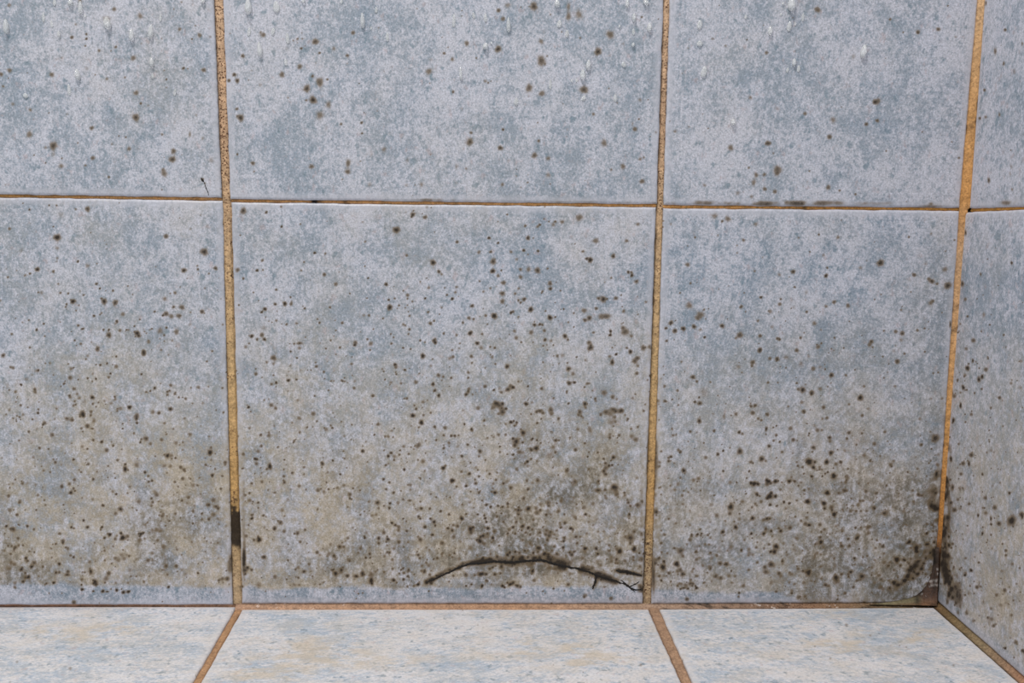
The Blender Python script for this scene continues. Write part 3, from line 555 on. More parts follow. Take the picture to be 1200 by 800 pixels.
# ------------------------------------------------------------------ stains on the wall and floor
def wall_stain(px, py, a, b, seed):
    n1 = vnoise(a, b, 0.050, 3, 4)
    n2 = vnoise(a, b, 0.018, 11, 4)
    n3 = vnoise(a, b, 0.006, 17, 3)
    # waterline: a rinsed, cleaner strip above the floor joint
    wl = 688 + 3.5 * n3 + 2.5 * n2 - 4 * sstep(240, 60, px) + 8 * np.exp(-((px - 850) / 60) ** 2) + 60 * sstep(900, 1010, px) + 900 * (px > 1099)
    rinse = np.where(px > 1096, 1.0, sstep(3.0, -2.5, py - wl)) * (1 - 0.8 * np.clip(((px > 1099) & (py > 600 + 1.0 * (px - 1100) + 60)) * sstep(18, 4, np.abs(py - (706.5 + (px - 1103) * 0.86))), 0, 1))
    low = sstep(330, 640, py)
    beige = (0.14 + 0.95 * low + 0.30 * n1 + 0.22 * n2) * rinse
    beige *= np.where(px < 775, 1.0, 0.72)
    beige += 0.30 * np.exp(-((px - 340) / 60) ** 2 - ((py - 650) / 45) ** 2) * rinse
    beige = np.where(py < 234, 0.10 + 0.2 * np.clip(n1, 0, 1), beige)
    # grey-olive film of fine mould
    def g(x, y, sx, sy, s):
        return s * np.exp(-((px - x) / sx) ** 2 - ((py - y) / sy) ** 2)
    film = 0.06 + 0.26 * low + 0.16 * sstep(480, 640, py)
    film = film + g(640, 600, 130, 95, .34) + g(700, 545, 60, 70, .12) + g(615, 520, 50, 50, .12) + g(590, 655, 110, 14, .22) + g(690, 660, 60, 16, .25)
    film = film + g(900, 640, 130, 60, .22) + g(1070, 640, 30, 90, .42) + g(1060, 680, 50, 25, .45) + g(1100, 600, 20, 90, .30)
    film = film + g(100, 650, 140, 40, .20) + g(385, 520, 40, 40, .12) + g(930, 415, 90, 60, .08) + g(1000, 560, 60, 90, .10)
    film = film + g(1090, 400, 30, 120, .12) + g(40, 670, 60, 16, .20)
    film = np.where(px > 1115, film * 0.55, film)
    film = film * (1 + 0.9 * n2 + 0.5 * n1) * (0.25 + 0.75 * rinse)
    film = np.where(py < 234, 0.03 + 0.05 * n1, film)
    mould = np.zeros_like(px)
    # grubby line where the upper tiles meet the joint
    up = (py < 243) & (py > 215)
    smear = (g(905, 238, 125, 3.0, .8) + g(515, 234, 26, 2.2, .6) + g(690, 237, 90, 1.6, .35) + g(150, 230, 90, 1.4, .25) + g(1090, 242, 20, 2.2, .4) + g(1180, 238, 14, 3, .55))
    mould = np.where(up, np.clip(smear * (0.55 + 1.1 * n3), 0, 1), mould)
    # beside the upright joints low down
    mould += g(269, 655, 3.0, 22, .55) * (0.7 + n3) + g(286, 655, 2.2, 22, .95) * (0.8 + n3) + g(285.5, 590, 2.0, 60, .35) * (0.7 + n3)
    mould += g(752, 600, 2.5, 70, .22) * (0.8 + n3) + g(768.5, 545, 2.6, 90, .45) * (0.75 + 1.2 * n3) + g(766, 675, 2.0, 20, .7)
    mould += g(266, 420, 1.8, 60, .35) * (0.7 + n3)
    # thick growth in the corner, on both walls
    for pts, wd, st in (([(1094, 560), (1092, 600), (1086, 640), (1066, 672), (1040, 688)], 9, .50), ([(1106, 560), (1104, 620), (1108, 670), (1122, 700)], 6.5, .62),
                        ([(1099, 560), (1096, 620), (1094, 668)], 4, .5)):
        d, _r = seg_dist(px, py, pts)
        mould += st * np.exp(-(d / wd) ** 2) * np.clip(0.45 + 1.5 * n3 + 0.5 * n2, 0, 1.3)
    d, _r = seg_dist(px, py, [(1110, 470), (1110, 560), (1112, 650), (1130, 705), (1170, 745)])
    mould += 0.28 * np.exp(-(d / 9) ** 2) * np.clip(0.1 + 1.9 * n3, 0, 1)
    # halo of growth along the crack
    for k, pts in enumerate(CRACKS[:3]):
        d, run = seg_dist(px, py, pts)
        wd = (3.2 + 4.8 * np.exp(-((px - 650) / 60) ** 2)) if k == 0 else 2.4
        mould += (0.95 if k == 0 else 0.85) * np.exp(-(d / wd) ** 2) * np.clip(0.5 + 1.5 * n3, 0, 1)
    mould = np.clip(mould, 0, 1)
    # pinpricks
    dens = 0.03 + 0.26 * sstep(290, 420, py) + 0.42 * sstep(430, 640, py)
    dens = dens + g(660, 610, 110, 70, .40) + g(60, 640, 140, 50, .15) + g(1060, 660, 50, 40, .3) + g(900, 620, 100, 70, .15) + g(600, 360, 110, 60, .10)
    dens = dens * np.clip(1 + 0.9 * n2 + 0.6 * n1, 0.1, 2.2) * (0.12 + 0.88 * rinse)
    dens = np.where(py < 236, 0.03, dens)
    dens = np.where(px > 1132, dens * 0.6, dens)
    scatter(px, py, mould, a, b, 0.0004, seed + 40, np.clip(dens, 0, 1))
    # specks caught at the waterline
    return mould, beige, film, 0 * px


def floor_stain(px, py, a, b, seed):
    n1 = vnoise(a, b, 0.05, 23, 4)
    n2 = vnoise(a, b, 0.012, 29, 4)
    def g(x, y, sx, sy, s):
        return s * np.exp(-((px - x) / sx) ** 2 - ((py - y) / sy) ** 2)
    beige = g(75, 738, 60, 8, .7) + g(140, 735, 22, 6, .4) + g(345, 768, 60, 20, .95) + g(330, 775, 30, 12, .4) + g(450, 775, 40, 10, .6) + g(555, 768, 60, 12, .4)
    beige = beige + g(640, 765, 60, 14, .7) + g(690, 778, 40, 8, .4) + g(1000, 758, 60, 12, .9) + g(975, 728, 60, 12, .55) + g(1070, 745, 40, 14, .5) + g(300, 790, 30, 10, .4)
    beige = beige + g(1160, 800, 30, 10, .2) + 0.30
    beige = np.clip(beige * (1.0 + 1.2 * n2 + .6 * n1), 0, 1)
    film = np.clip(g(1060, 722, 50, 8, .22) + g(345, 765, 50, 16, .16) + g(0, 706, 600, 4, .05) + 0.03 * n2 + g(1000, 765, 50, 5, .12), 0, 1)
    mould = np.zeros_like(px)
    r2 = np.random.default_rng(seed)
    scatter(px, py, mould, a, b, 0.0004, seed + 40, np.clip(0.02 + 0.06 * (px > 950) * (py < 760) + 0 * px, 0, 1))
    return mould * 0.45, beige, film, 0 * px


# ------------------------------------------------------------------ the setting
HJ = BACK.at(500, 237)[1]                 # height of the level joint
ZT = HJ + 0.97 * U
XL = -1.985 * U
wall_back = slab('wall_back', (XL - 0.004, 0.003, -0.004), (CX + 0.012, 0.022, ZT), M_BED)
wall_right = slab('wall_right', (CX + 0.003, -0.98 * U, -0.004), (CX + 0.022, 0.0025, ZT), M_BED)
floor = slab('floor', (XL - 0.004, -0.98 * U, -0.022), (CX + 0.0022, 0.0025, -0.003), M_BED)

P_ = lambda *v: v
vl_l = [((250.5, 0), (259.5, 231)), ((261, 236), (272.3, 704))]       # left side of the left upright joint, upper and lower
vl_r = [((260.8, 0), (269, 233)), ((270.5, 238), (283, 706))]
vm_l = [((778.2, 0), (770.3, 238)), ((769.3, 244), (753.5, 706))]
vm_r = [((785, 0), (777.6, 238)), ((777.2, 244), (763.5, 706))]
vc_l = [((1147, 0), (1125.7, 242)), ((1125.5, 247), (1095, 704))]
ht = {'l': ((0, 227.8), (258, 231.3)), 'm': ((270, 233.6), (770, 239.2)), 'r': ((778, 240.3), (1125, 243.6))}   # lower rim of the upper tiles
hb = {'l': ((0, 231.2), (258, 235.2)), 'm': ((271, 236.8), (769, 242.8)), 'r': ((777, 243.8), (1124, 247.0))}   # upper rim of the lower tiles
bb = {'l': ((0, 709.3), (272, 709.3)), 'm': ((283, 707.8), (753, 708.2)), 'r': ((764, 708.2), (1078, 706.8))}

tile_ul = tile(BACK, ('a', XL), vl_l[0], ht['l'], ('b', ZT), M_WALL, wall_back, 101, wall_stain, 'blue-grey tile, cut off at the photo\'s top left, with scattered brown mould spots')
tile(BACK, vl_r[0], vm_l[0], ht['m'], ('b', ZT), M_WALL, wall_back, 102, wall_stain)
tile(BACK, vm_r[0], vc_l[0], ht['r'], ('b', ZT), M_WALL, wall_back, 103, wall_stain)
tile(BACK, ('a', XL), vl_l[1], bb['l'], hb['l'], M_WALL, wall_back, 104, wall_stain)
tile_cracked = tile(BACK, vl_r[1], vm_l[1], bb['m'], hb['m'], M_WALL, wall_back, 105, wall_stain, 'tile with a dark branching crack and dense black mould specks')
tile(BACK, vm_r[1], vc_l[1], bb['r'], hb['r'], M_WALL, wall_back, 106, wall_stain, 'tile with black mould thickening into the room corner')

tile(RIGHT, ('a', -0.965 * U), ((1152.5, 0), (1135.5, 238)), ((1136, 244.5), (1200, 242.3)), ('b', ZT), M_WALL, wall_right, 107, wall_stain)
tile(RIGHT, ('a', -0.965 * U), ((1127.8, 250), (1098.2, 690)), ((1103, 709.5), (1200, 794.5)), ((1136, 248.0), (1200, 245.3)), M_WALL, wall_right, 108, wall_stain)

tile(FLOOR, ('a', XL), ((276, 711), (224.5, 800)), ('b', -0.97 * U), ((0, 709.2), (275, 709.9)), M_FLOOR, floor, 109, floor_stain)
tile(FLOOR, ((283.5, 713), (234, 800)), ((760, 713), (799.5, 800)), ('b', -0.97 * U), ((284, 712.8), (754, 712.8)), M_FLOOR, floor, 110, floor_stain)
tile(FLOOR, ((773, 713), (812, 800)), ((1096, 712), (1196, 800)), ('b', -0.97 * U), ((774, 712.4), (1095, 710.8)), M_FLOOR, floor, 111, floor_stain)


# ------------------------------------------------------------------ grout
def C(r, g, b):
    return np.array(srgb(r, g, b))


def ramp(x, stops):
    xs = [s[0] for s in stops]
    return np.stack([np.interp(x, xs, [s[1][k] for s in stops]) for k in range(3)], -1)


def grout(pl, left_pts, right_pts, parent, tint, grime_shade, seed, depth=0.0010, rough=0.00035, over=0.0006, crown=0.0, label=None, ext=None):
    """A joint between two lines of photo points (or plane points when ext is given), laid as one rough strip."""
    if ext is None:
        A0, A1 = (pl.at(*p) for p in left_pts)
        B0, B1 = (pl.at(*p) for p in right_pts)
    else:
        A0, A1, B0, B1 = ext
    Ln = np.linalg.norm(A1 - A0)
    Wd = np.linalg.norm((B0 + B1 - A0 - A1) / 2)
    n = max(int(Ln / 0.0005), 8)
    k = max(int((Wd + 2 * over) / 0.00035), 8)
    s = np.linspace(0, 1, n)[:, None]
    w = np.linspace(-over / Wd, 1 + over / Wd, k)[None, :]
    p = (A0 * (1 - s[..., None]) + A1 * s[..., None]) * (1 - w[..., None]) + (B0 * (1 - s[..., None]) + B1 * s[..., None]) * w[..., None]
    a, b = p[..., 0], p[..., 1]
    px, py = pl.seen(a, b)
    nz = vnoise(a, b, 0.004, seed, 4)
    nf = vnoise(a, b, 0.0014, seed + 1, 2)
    h = -depth + rough * (0.7 * nz + 0.6 * nf) + crown * np.sin(np.pi * np.clip(w, 0, 1))
    edge = np.minimum(w, 1 - w) * Wd
    h = h - 0.0008 * sstep(0.0005, -0.0003, edge)
    col = tint(px, py, nz, nf, w + 0 * s)
    dk, sp = grime_shade(px, py, nz, nf, w + 0 * s)
    P = pl.world(a, b, h)
    d1 = np.cross(P[1, 0] - P[0, 0], P[0, 1] - P[0, 0])
    out = {'back': (0, -1, 0), 'right': (-1, 0, 0), 'floor': (0, 0, 1)}[pl.k]
    me = grid_mesh('grout_joint', P, {'tint': col, 'grime_shade': np.stack([np.clip(dk, 0, 1), np.clip(sp, 0, 1), 0 * dk], -1)}, np.dot(d1, out) < 0)
    o = link('grout_joint', me, M_GROUT, parent)
    if label:
        o['label'] = label
    return o


def upright_tint(px, py, nz, nf, w):
    return ramp(py + 25 * nz, [(0, C(216, 178, 144)), (150, C(205, 166, 132)), (260, C(208, 172, 134)), (420, C(208, 172, 124)), (580, C(204, 160, 102)), (640, C(192, 160, 118)), (700, C(196, 168, 134))])


def left_grime_shade(px, py, nz, nf, w):
    dk = 0.95 * sstep(588, 600, py + 10 * nf) * sstep(648, 636, py + 8 * nz)
    dk = np.maximum(dk, 0.92 * np.exp(-((w - 0.0) / 0.13) ** 2) * sstep(380, 460, py) * (1 - 0.3 * nz) * sstep(712, 660, py))
    dk = np.maximum(dk, 0.6 * np.exp(-((w - 1.0) / 0.10) ** 2) * sstep(200, 300, py) * np.clip(0.5 + nz, 0, 1))
    dk = np.maximum(dk, 0.75 * np.exp(-((w - 0.0) / 0.15) ** 2))  # shadow line painted down the joint's left edge, mixed with mould
    dk = np.maximum(dk, 0.8 * np.exp(-(((px - 276.5) / 2) ** 2 + ((py - 586) / 2) ** 2)))
    sp = 1.0 * sstep(400, 120, py) + 0.2 + 0.6 * sstep(0.0, 0.4, nz)
    return dk, sp


def mid_grime_shade(px, py, nz, nf, w):
    dk = 0.95 * np.exp(-((w - 0.0) / 0.18) ** 2) * np.clip(0.75 + 0.6 * nz, 0, 1)  # dark left edge: groove shadow put into the colour, plus some mould
    dk = np.maximum(dk, 0.75 * np.exp(-((w - 1.0) / 0.10) ** 2) * np.clip(0.4 + nz, 0, 1))
    dk = np.maximum(dk, 0.55 * sstep(-0.05, 0.5, nf) * sstep(610, 640, py) * sstep(690, 640, py))
    sp = 0.9 * sstep(380, 140, py) + 0.6 + 0.7 * sstep(600, 640, py)
    sp = sp * np.clip(0.7 + nz, 0, 1)
    return dk, sp


def ext_up(pl, lpts, rpts):
    """Carries a joint's sides up to the top of the tiles."""
    r = []
    for pts in (lpts, rpts):
        p, d = line(pl, pts)
        q = pl.at(*pts[1])
        t = p + d * ((ZT - p[1]) / d[1])
        r += [t, q]
    return r


e = ext_up(BACK, ((250.5, 0), (259.7, 234)), ((260.8, 0), (269.3, 234)))
grout(BACK, None, None, wall_back, upright_tint, left_grime_shade, 201, 0.0006, ext=e, label='tan grout joint pitted with brown specks')
grout(BACK, ((259.7, 234), (272.3, 708)), ((269.3, 234), (283, 708)), wall_back, upright_tint, left_grime_shade, 202, 0.0006, label='golden grout joint with a black mouldy stretch near its foot')
e = ext_up(BACK, ((778.2, 0), (770.3, 241)), ((785, 0), (777.6, 241)))
grout(BACK, None, None, wall_back, upright_tint, mid_grime_shade, 203, 0.0007, ext=e)
grout(BACK, ((769.8, 241), (753.5, 708)), ((777.4, 241), (763.5, 708)), wall_back, upright_tint, mid_grime_shade, 204, 0.0007)


def level_tint(px, py, nz, nf, w):
    return ramp(px, [(0, C(190, 140, 84)), (400, C(214, 158, 104)), (780, C(220, 160, 96)), (1200, C(222, 156, 72))]) * (1 + 0.25 * nz[..., None])


def level_grime(px, py, nz, nf, w):
    dk = 0.8 * np.exp(-((px - 370) / 8) ** 2) + 0.6 * np.exp(-((px - 404) / 4) ** 2) + 0.7 * np.exp(-((px - 944) / 3) ** 2)
    dk = dk + 0.45 * sstep(0.15, 0.6, nz)
    return dk, 0.35 + 0 * px


XA = BACK.at
e = lambda y0, y1, X: None
l0, l1 = line(BACK, ht['l']), line(BACK, hb['l'])
zl = lambda ln, x: np.array([x, ln[0][1] + ln[1][1] / ln[1][0] * (x - ln[0][0])])
grout(BACK, None, None, wall_back, level_tint, level_grime, 205, 0.0012, ext=(zl(l1, XL), zl(l1, BACK.at(259, 233)[0]), zl(l0, XL), zl(l0, BACK.at(259, 233)[0])), over=0.0004)
grout(BACK, ((270, 236.8), (770, 242.8)), ((270, 233.6), (770, 239.2)), wall_back, level_tint, level_grime, 206, 0.0012, over=0.0004)
grout(BACK, ((777, 243.8), (1128, 247.0)), ((777, 240.3), (1128, 243.6)), wall_back, level_tint, level_grime, 207, 0.0012, over=0.0004)
r0, r1 = line(RIGHT, ((1136, 244.5), (1200, 242.3))), line(RIGHT, ((1136, 248.0), (1200, 245.3)))
grout(RIGHT, None, None, wall_right, level_tint, level_grime, 208, 0.0010, ext=(zl(r1, -0.003), zl(r1, -0.97 * U), zl(r0, -0.003), zl(r0, -0.97 * U)), over=0.0004)


def strip(name, spine, prof, parent, tint, grime_shade, seed, label=None, rough=0.0003):
    """A bead of grout or sealant along a spine; prof(t) gives the cross-section as world offsets."""
    n = len(spine)
    rows = []
    for i, p in enumerate(spine):
        rows.append(np.array([np.array(p) + np.array(q) for q in prof(i / (n - 1))]))
    P = np.array(rows)
    x, y, z = P[..., 0], P[..., 1], P[..., 2]
    nz = vnoise(x + y * 1.3, z + y * 0.7, 0.004, seed, 4)
    nf = vnoise(x + y * 1.3, z + y * 0.7, 0.0014, seed + 1, 2)
    # push along the mean outward direction, into the room
    P = P + (np.array([-0.5, -0.7, 0.4]) * rough)[None, None, :] * (0.8 * nz + 0.6 * nf)[..., None]
    rel = P - CAM_POS
    d = rel @ AX_F
    px, py = 600 + CAM_F * (rel @ AX_R) / d, 400 - CAM_F * (rel @ AX_U) / d
    w = np.linspace(0, 1, P.shape[1])[None, :] + 0 * px
    col = tint(px, py, nz, nf, w)
    dk, sp = grime_shade(px, py, nz, nf, w)
    c = np.cross(P[n // 2 + 1, 0] - P[n // 2, 0], P[n // 2, -1] - P[n // 2, 0])
    me = grid_mesh(name, P, {'tint': col, 'grime_shade': np.stack([np.clip(dk, 0, 1), np.clip(sp, 0, 1), 0 * dk], -1)}, np.dot(c, CAM_POS - P[n // 2, P.shape[1] // 2]) < 0)
    o = link(name, me, M_GROUT, parent)
    if label:
        o['label'] = label
    return o


# upright bead in the room's corner, wide above the level joint and thin below
def corner_tint(px, py, nz, nf, w):
    return ramp(py, [(0, C(214, 174, 132)), (120, C(210, 160, 106)), (230, C(212, 154, 92)), (300, C(206, 164, 124)), (500, C(214, 158, 96)), (620, C(190, 128, 62)), (640, C(150, 104, 66)), (700, C(90, 72, 60))]) * (1 + 0.15 * nz[..., None])


def corner_grime(px, py, nz, nf, w):
    dk = 0.75 * sstep(632, 650, py + 6 * nz) + 0.45 * sstep(0.3, 0.7, nz) + 0.6 * np.exp(-((w - 0) / 0.12) ** 2) * np.clip(0.6 + nz, 0, 1) + 0.8 * np.exp(-((w - 1) / 0.10) ** 2) * np.clip(0.3 + nz, 0, 1)
    return dk, 0.25 + 0 * px


def corner_pos(z):
    """Pixel line of the joint as a distance from the corner along each wall (a narrow bead bridging both tiles)."""
    a = BACK.at(0, 0)
    return z


def corner_prof(z):
    # left edge on the back wall, right edge on the right wall
    def x_of(pts, zz):
        p, d = line(BACK, pts)
        return p[0] + d[0] * (zz - p[1]) / d[1]
    def y_of(pts, zz):
        p, d = line(RIGHT, pts)
        return p[0] + d[0] * (zz - p[1]) / d[1]
    up = z > HJ
    xl = x_of(vc_l[0] if up else vc_l[1], z)
    yr = y_of(((1152.5, 0), (1135.5, 238)) if up else ((1127.8, 250), (1098.2, 690)), z)
    xl = min(xl, CX - 0.0008)
    yr = min(yr, -0.0008)
    return xl, yr


zs = np.linspace(ZT, 0.006, 420)
sp_, pr_ = [], []
for z in zs:
    xl, yr = corner_prof(z)
    sp_.append((0, 0, z))
    n = 13
    row = []
    for k in range(n):
        t = k / (n - 1)
        # shallow concave curve from the back tile's rim to the side tile's rim
        x = (xl - 0.0005) * (1 - t) ** 1.0 + (CX + 0.0006) * t
        y = 0.0006 * (1 - t) + (yr - 0.0004) * t
        bow = 0.20 * math.sin(math.pi * t)
        x += (CX - xl) * bow
        y += (0 - yr) * bow
        row.append((x, y, 0))
    pr_.append(row)
strip('grout_joint', sp_, lambda t: pr_[int(round(t * (len(pr_) - 1)))], wall_right, corner_tint, corner_grime, 211, label='bright orange grout bead standing in the room corner', rough=0.00025)


# joint along the foot of the back wall: from the wall tile's lower rim down to the floor tile's back rim
def foot_tint(px, py, nz, nf, w):
    return ramp(px, [(0, C(196, 150, 122)), (280, C(186, 148, 122)), (600, C(182, 142, 112)), (760, C(176, 146, 124)), (900, C(140, 112, 92)), (960, C(150, 116, 90)), (1040, C(126, 106, 80)), (1100, C(100, 76, 56))]) * (1 + 0.2 * nz[..., None]) + sstep(0.55, 0.7, nf)[..., None] * 0.5 * (((px > 300) & (px < 415)) | (px > 880))[..., None]


def foot_grime(px, py, nz, nf, w):
    dk = 0.55 * sstep(0.0, 0.5, nz) * sstep(750, 790, px) + 0.30 * sstep(0.2, 0.6, nz)
    dk = dk + 0.8 * np.exp(-((w - 1) / 0.15) ** 2) * sstep(765, 790, px) * sstep(1080, 1000, px) + 0.35 * np.exp(-((w - 0) / 0.15) ** 2)
    return dk, 0.3 + 0.6 * np.exp(-((px - 930) / 45) ** 2)


def foot(x0, x1, wb, fb, seed, ztop_fn=None, bulge=0.0006, label=None):
    wl_, fl_ = line(BACK, wb), line(FLOOR, fb)
    xs = np.linspace(x0, x1, max(int((x1 - x0) / 0.0006), 12))
    prof = []
    for x in xs:
        zt = zl(wl_, x)[1] + 0.0003
        yb = zl(fl_, x)[1] - 0.0003
        row = []
        for k in range(9):
            t = k / 8
            y = 0.0010 * (1 - t) + yb * t
            z = zt * (1 - t) + -0.0009 * t
            b_ = bulge * math.sin(math.pi * t)
            row.append((0, y + b_, z - b_ * 0.6))
        prof.append(row)
    return strip('grout_joint', [(x, 0, 0) for x in xs], lambda t: prof[int(round(t * (len(xs) - 1)))], floor, foot_tint, foot_grime, seed, label)


xa, xb = BACK.at(276, 707)[0], BACK.at(757, 707)[0]
foot(XL, xa, bb['l'], ((0, 709.2), (275, 709.9)), 221)
foot(xa, xb, bb['m'], ((284, 712.8), (754, 712.8)), 222)
foot(xb, BACK.at(1092, 706)[0], bb['r'], ((774, 712.4), (1095, 710.8)), 223, label='dirty crumbling grout joint darkened by mould')


def fl_tint(px, py, nz, nf, w):
    return ramp(px, [(0, C(176, 138, 104)), (280, C(182, 140, 104)), (760, C(172, 138, 112)), (820, C(176, 140, 112))]) * (1 + 0.15 * nz[..., None])


def fl_grime(px, py, nz, nf, w):
    return 0.5 * np.exp(-((w - 0.0) / 0.10) ** 2) + 0.35 * np.exp(-((w - 1.0) / 0.08) ** 2) + 0.3 * sstep(.3, .7, nz), 0.25 + 0 * px


def to_front(pts):
    p, d = line(FLOOR, pts)
    return p + d * ((-0.97 * U - p[1]) / d[1])


for lp, rp, sd in ((((277, 709.5), (224.5, 800)), ((285, 709.5), (234, 800)), 231), (((758.5, 709.5), (799.5, 800)), ((772, 709.5), (812, 800)), 232)):
    ext = (FLOOR.at(*lp[0]), to_front(lp), FLOOR.at(*rp[0]), to_front(rp))
    grout(FLOOR, None, None, floor, fl_tint, fl_grime, sd, 0.0007, 0.0002, ext=ext, over=0.0005)


# joint along the foot of the right wall
def side_tint(px, py, nz, nf, w):
    return ramp(px, [(1095, C(112, 86, 58)), (1120, C(138, 116, 82)), (1150, C(152, 132, 102)), (1175, C(164, 134, 108)), (1200, C(172, 128, 100))]) * (1 + 0.2 * nz[..., None])


def side_grime(px, py, nz, nf, w):
    dk = 0.92 * np.exp(-((w - 1) / 0.20) ** 2) + 0.4 * np.exp(-((w - 0.0) / 0.12) ** 2) * np.clip(.4 + nz, 0, 1) + .35 * sstep(0.1, .6, nz)
    return dk, 0.3 + 0 * px


rb, fr = line(RIGHT, ((1103, 709.5), (1200, 794.5))), line(FLOOR, ((1096, 712), (1196, 800)))
ys = np.linspace(-0.002, -0.97 * U, 330)
sprof = []
for y in ys:
    zt = zl(rb, y)[1] + 0.0004
    xf = fr[0][0] + fr[1][0] * (y - fr[0][1]) / fr[1][1] - 0.0003
    row = []
    for k in range(9):
        t = k / 8
        x = (CX + 0.001) * (1 - t) + xf * t
        z = zt * (1 - t) - 0.0009 * t
        b_ = 0.0008 * math.sin(math.pi * t)
        row.append((x + b_ * 0.7, 0, z - b_ * 0.7))
    sprof.append(row)
strip('grout_joint', [(0, y, 0) for y in ys], lambda t: sprof[int(round(t * (len(ys) - 1)))], floor, side_tint, side_grime, 241)

# sealant fillet smeared into the three-way corner: a concave curved web on the back wall
def seal_tint(px, py, nz, nf, w):
    d, _ = seg_dist(px, py, [(1020, 708), (1060, 704), (1074, 702)])
    base = ramp(py, [(640, C(84, 70, 62)), (672, C(82, 66, 58)), (700, C(92, 72, 62)), (712, C(128, 92, 62))])
    pale = np.exp(-(d / 5) ** 2)[..., None]
    salt = sstep(0.45, 0.62, nf)[..., None] * 0.8
    base = base * (1 - salt) + C(205, 196, 190) * salt
    return base * (1 - pale) + C(122, 112, 86) * pale * (1 + .2 * nz[..., None])


def seal_grime(px, py, nz, nf, w):
    dk = 0.75 * np.exp(-(((px - 1075) / 3.5) ** 2 + ((py - 703) / 6) ** 2)) + 0.55 * sstep(0.0, 0.5, nz) * sstep(1068, 1080, px) + 0.55 * np.exp(-((px - 1095) / 2.5) ** 2) * sstep(700, 690, py)
    dk = dk + 0.45 * np.exp(-((w - 0) / 0.1) ** 2)
    return dk, 0.5 * sstep(1070, 1085, px)


outline = [(1018, 708.5), (1030, 706.5), (1042, 704.8), (1054, 702.8), (1066, 700.3), (1074, 697), (1080, 692), (1085, 686), (1089, 679), (1091.5, 671), (1093, 662), (1094.5, 650), (1096, 640)]
seal_rows, seal_sp = [], []
N = 120
ox = np.interp(np.linspace(0, 1, N), np.linspace(0, 1, len(outline)), [p[0] for p in outline])
oy = np.interp(np.linspace(0, 1, N), np.linspace(0, 1, len(outline)), [p[1] for p in outline])
zc = BACK.at(1096, 640)[1]
for i in range(N):
    A0 = BACK.at(ox[i], oy[i])
    s = i / (N - 1)
    # inner end of each rib: runs along the floor rim to the corner, then up the corner line
    f_ = min(s / 0.55, 1.0)
    g_ = max((s - 0.55) / 0.45, 0.0)
    xin = A0[0] + (CX - 0.0010 - A0[0]) * max(f_ ** 3, g_)
    yin = -0.0012 - 0.0022 * f_ * (1 - g_) - 0.0004
    zin = 0.0004 + (zc - 0.0004) * g_ ** 1.2
    row = []
    for k in range(15):
        t = k / 14
        bow = math.sin(math.pi * t)
        x = A0[0] * (1 - t) + xin * t
        y = -0.00012 * (1 - t) + yin * t + 0.00045 * bow
        z = A0[1] * (1 - t) + zin * t - 0.0002 * bow
        row.append((x, min(y, -0.00010), z))
    seal_rows.append(row)
    seal_sp.append((0, 0, 0))
o = strip('corner_sealant', seal_sp, lambda t: seal_rows[int(round(t * (N - 1)))], wall_back, seal_tint, seal_grime, 251, rough=0.00025, label='dark mouldy sealant web in the bottom corner')


# ------------------------------------------------------------------ crack and thread
def tube_on(pl, pts, r0, parent, name, mat, seed, taper=True, lift=0.0):
    r2 = np.random.default_rng(seed)
    P2 = [pl.at(*p) for p in pts]
    dense = []
    for i in range(len(P2) - 1):
        m_ = max(int(np.linalg.norm(P2[i + 1] - P2[i]) / 0.0005), 2)
        for k in range(m_):
            dense.append(P2[i] * (1 - k / m_) + P2[i + 1] * k / m_)
    dense.append(P2[-1])
    D = np.array(dense)
    n = len(D)
    jit = np.cumsum(r2.normal(0, 0.00010, n))
    jit -= np.linspace(jit[0], jit[-1], n)
    T = np.gradient(D, axis=0)
    T /= np.linalg.norm(T, axis=1)[:, None]
    Nn = np.stack([-T[:, 1], T[:, 0]], -1)
    D = D + Nn * jit[:, None]
    s = np.linspace(0, 1, n)
    rad = r0 * (0.35 + 0.65 * np.sin(np.pi * np.clip(s, 0.02, 0.98)) ** 0.5) * (1 + 0.35 * r2.uniform(-1, 1, n)) if taper else r0 * np.ones(n)
    K = 8
    V = []
    for k in range(K):
        an = 2 * math.pi * k / K
        off = Nn * (rad * math.cos(an))[:, None]
        V.append(pl.world(D[:, 0] + off[:, 0], D[:, 1] + off[:, 1], rad * 0.35 * math.sin(an) + lift))
    V = np.stack(V, 1).reshape(-1, 3)
    F = []
    for i in range(n - 1):
        for k in range(K):
            F.append((i * K + k, i * K + (k + 1) % K, (i + 1) * K + (k + 1) % K, (i + 1) * K + k))
    F.append(tuple(range(K)))
    F.append(tuple((n - 1) * K + k for k in range(K))[::-1])
    return V, F


def multi(parts, name, parent, mat):
    V, F = [], []
    for v, f in parts:
        o_ = len(V)
        V += [tuple(x) for x in v]
        F += [tuple(i + o_ for i in q) for q in f]
    me = bpy.data.meshes.new(name)
    me.from_pydata(V, [], F)
    return link(name, me, mat, parent)


rads = [0.00060, 0.00056, 0.00064, 0.00030, 0.00032, 0.00026]
ck = multi([tube_on(BACK, c, r, None, '', None, 300 + i) for i, (c, r) in enumerate(zip(CRACKS, rads))], 'crack', tile_cracked, M_CRACK)
ck['label'] = 'black arching crack that forks towards the joint'

th = multi([tube_on(BACK, [(235.5, 208), (238, 211.5), (240.5, 216), (243, 221), (244.5, 229)], 0.00016, None, '', None, 331),
            tube_on(BACK, [(235.8, 208.5), (238.4, 213)], 0.00042, None, '', None, 332)], 'mould_thread', tile_ul, M_CRACK)

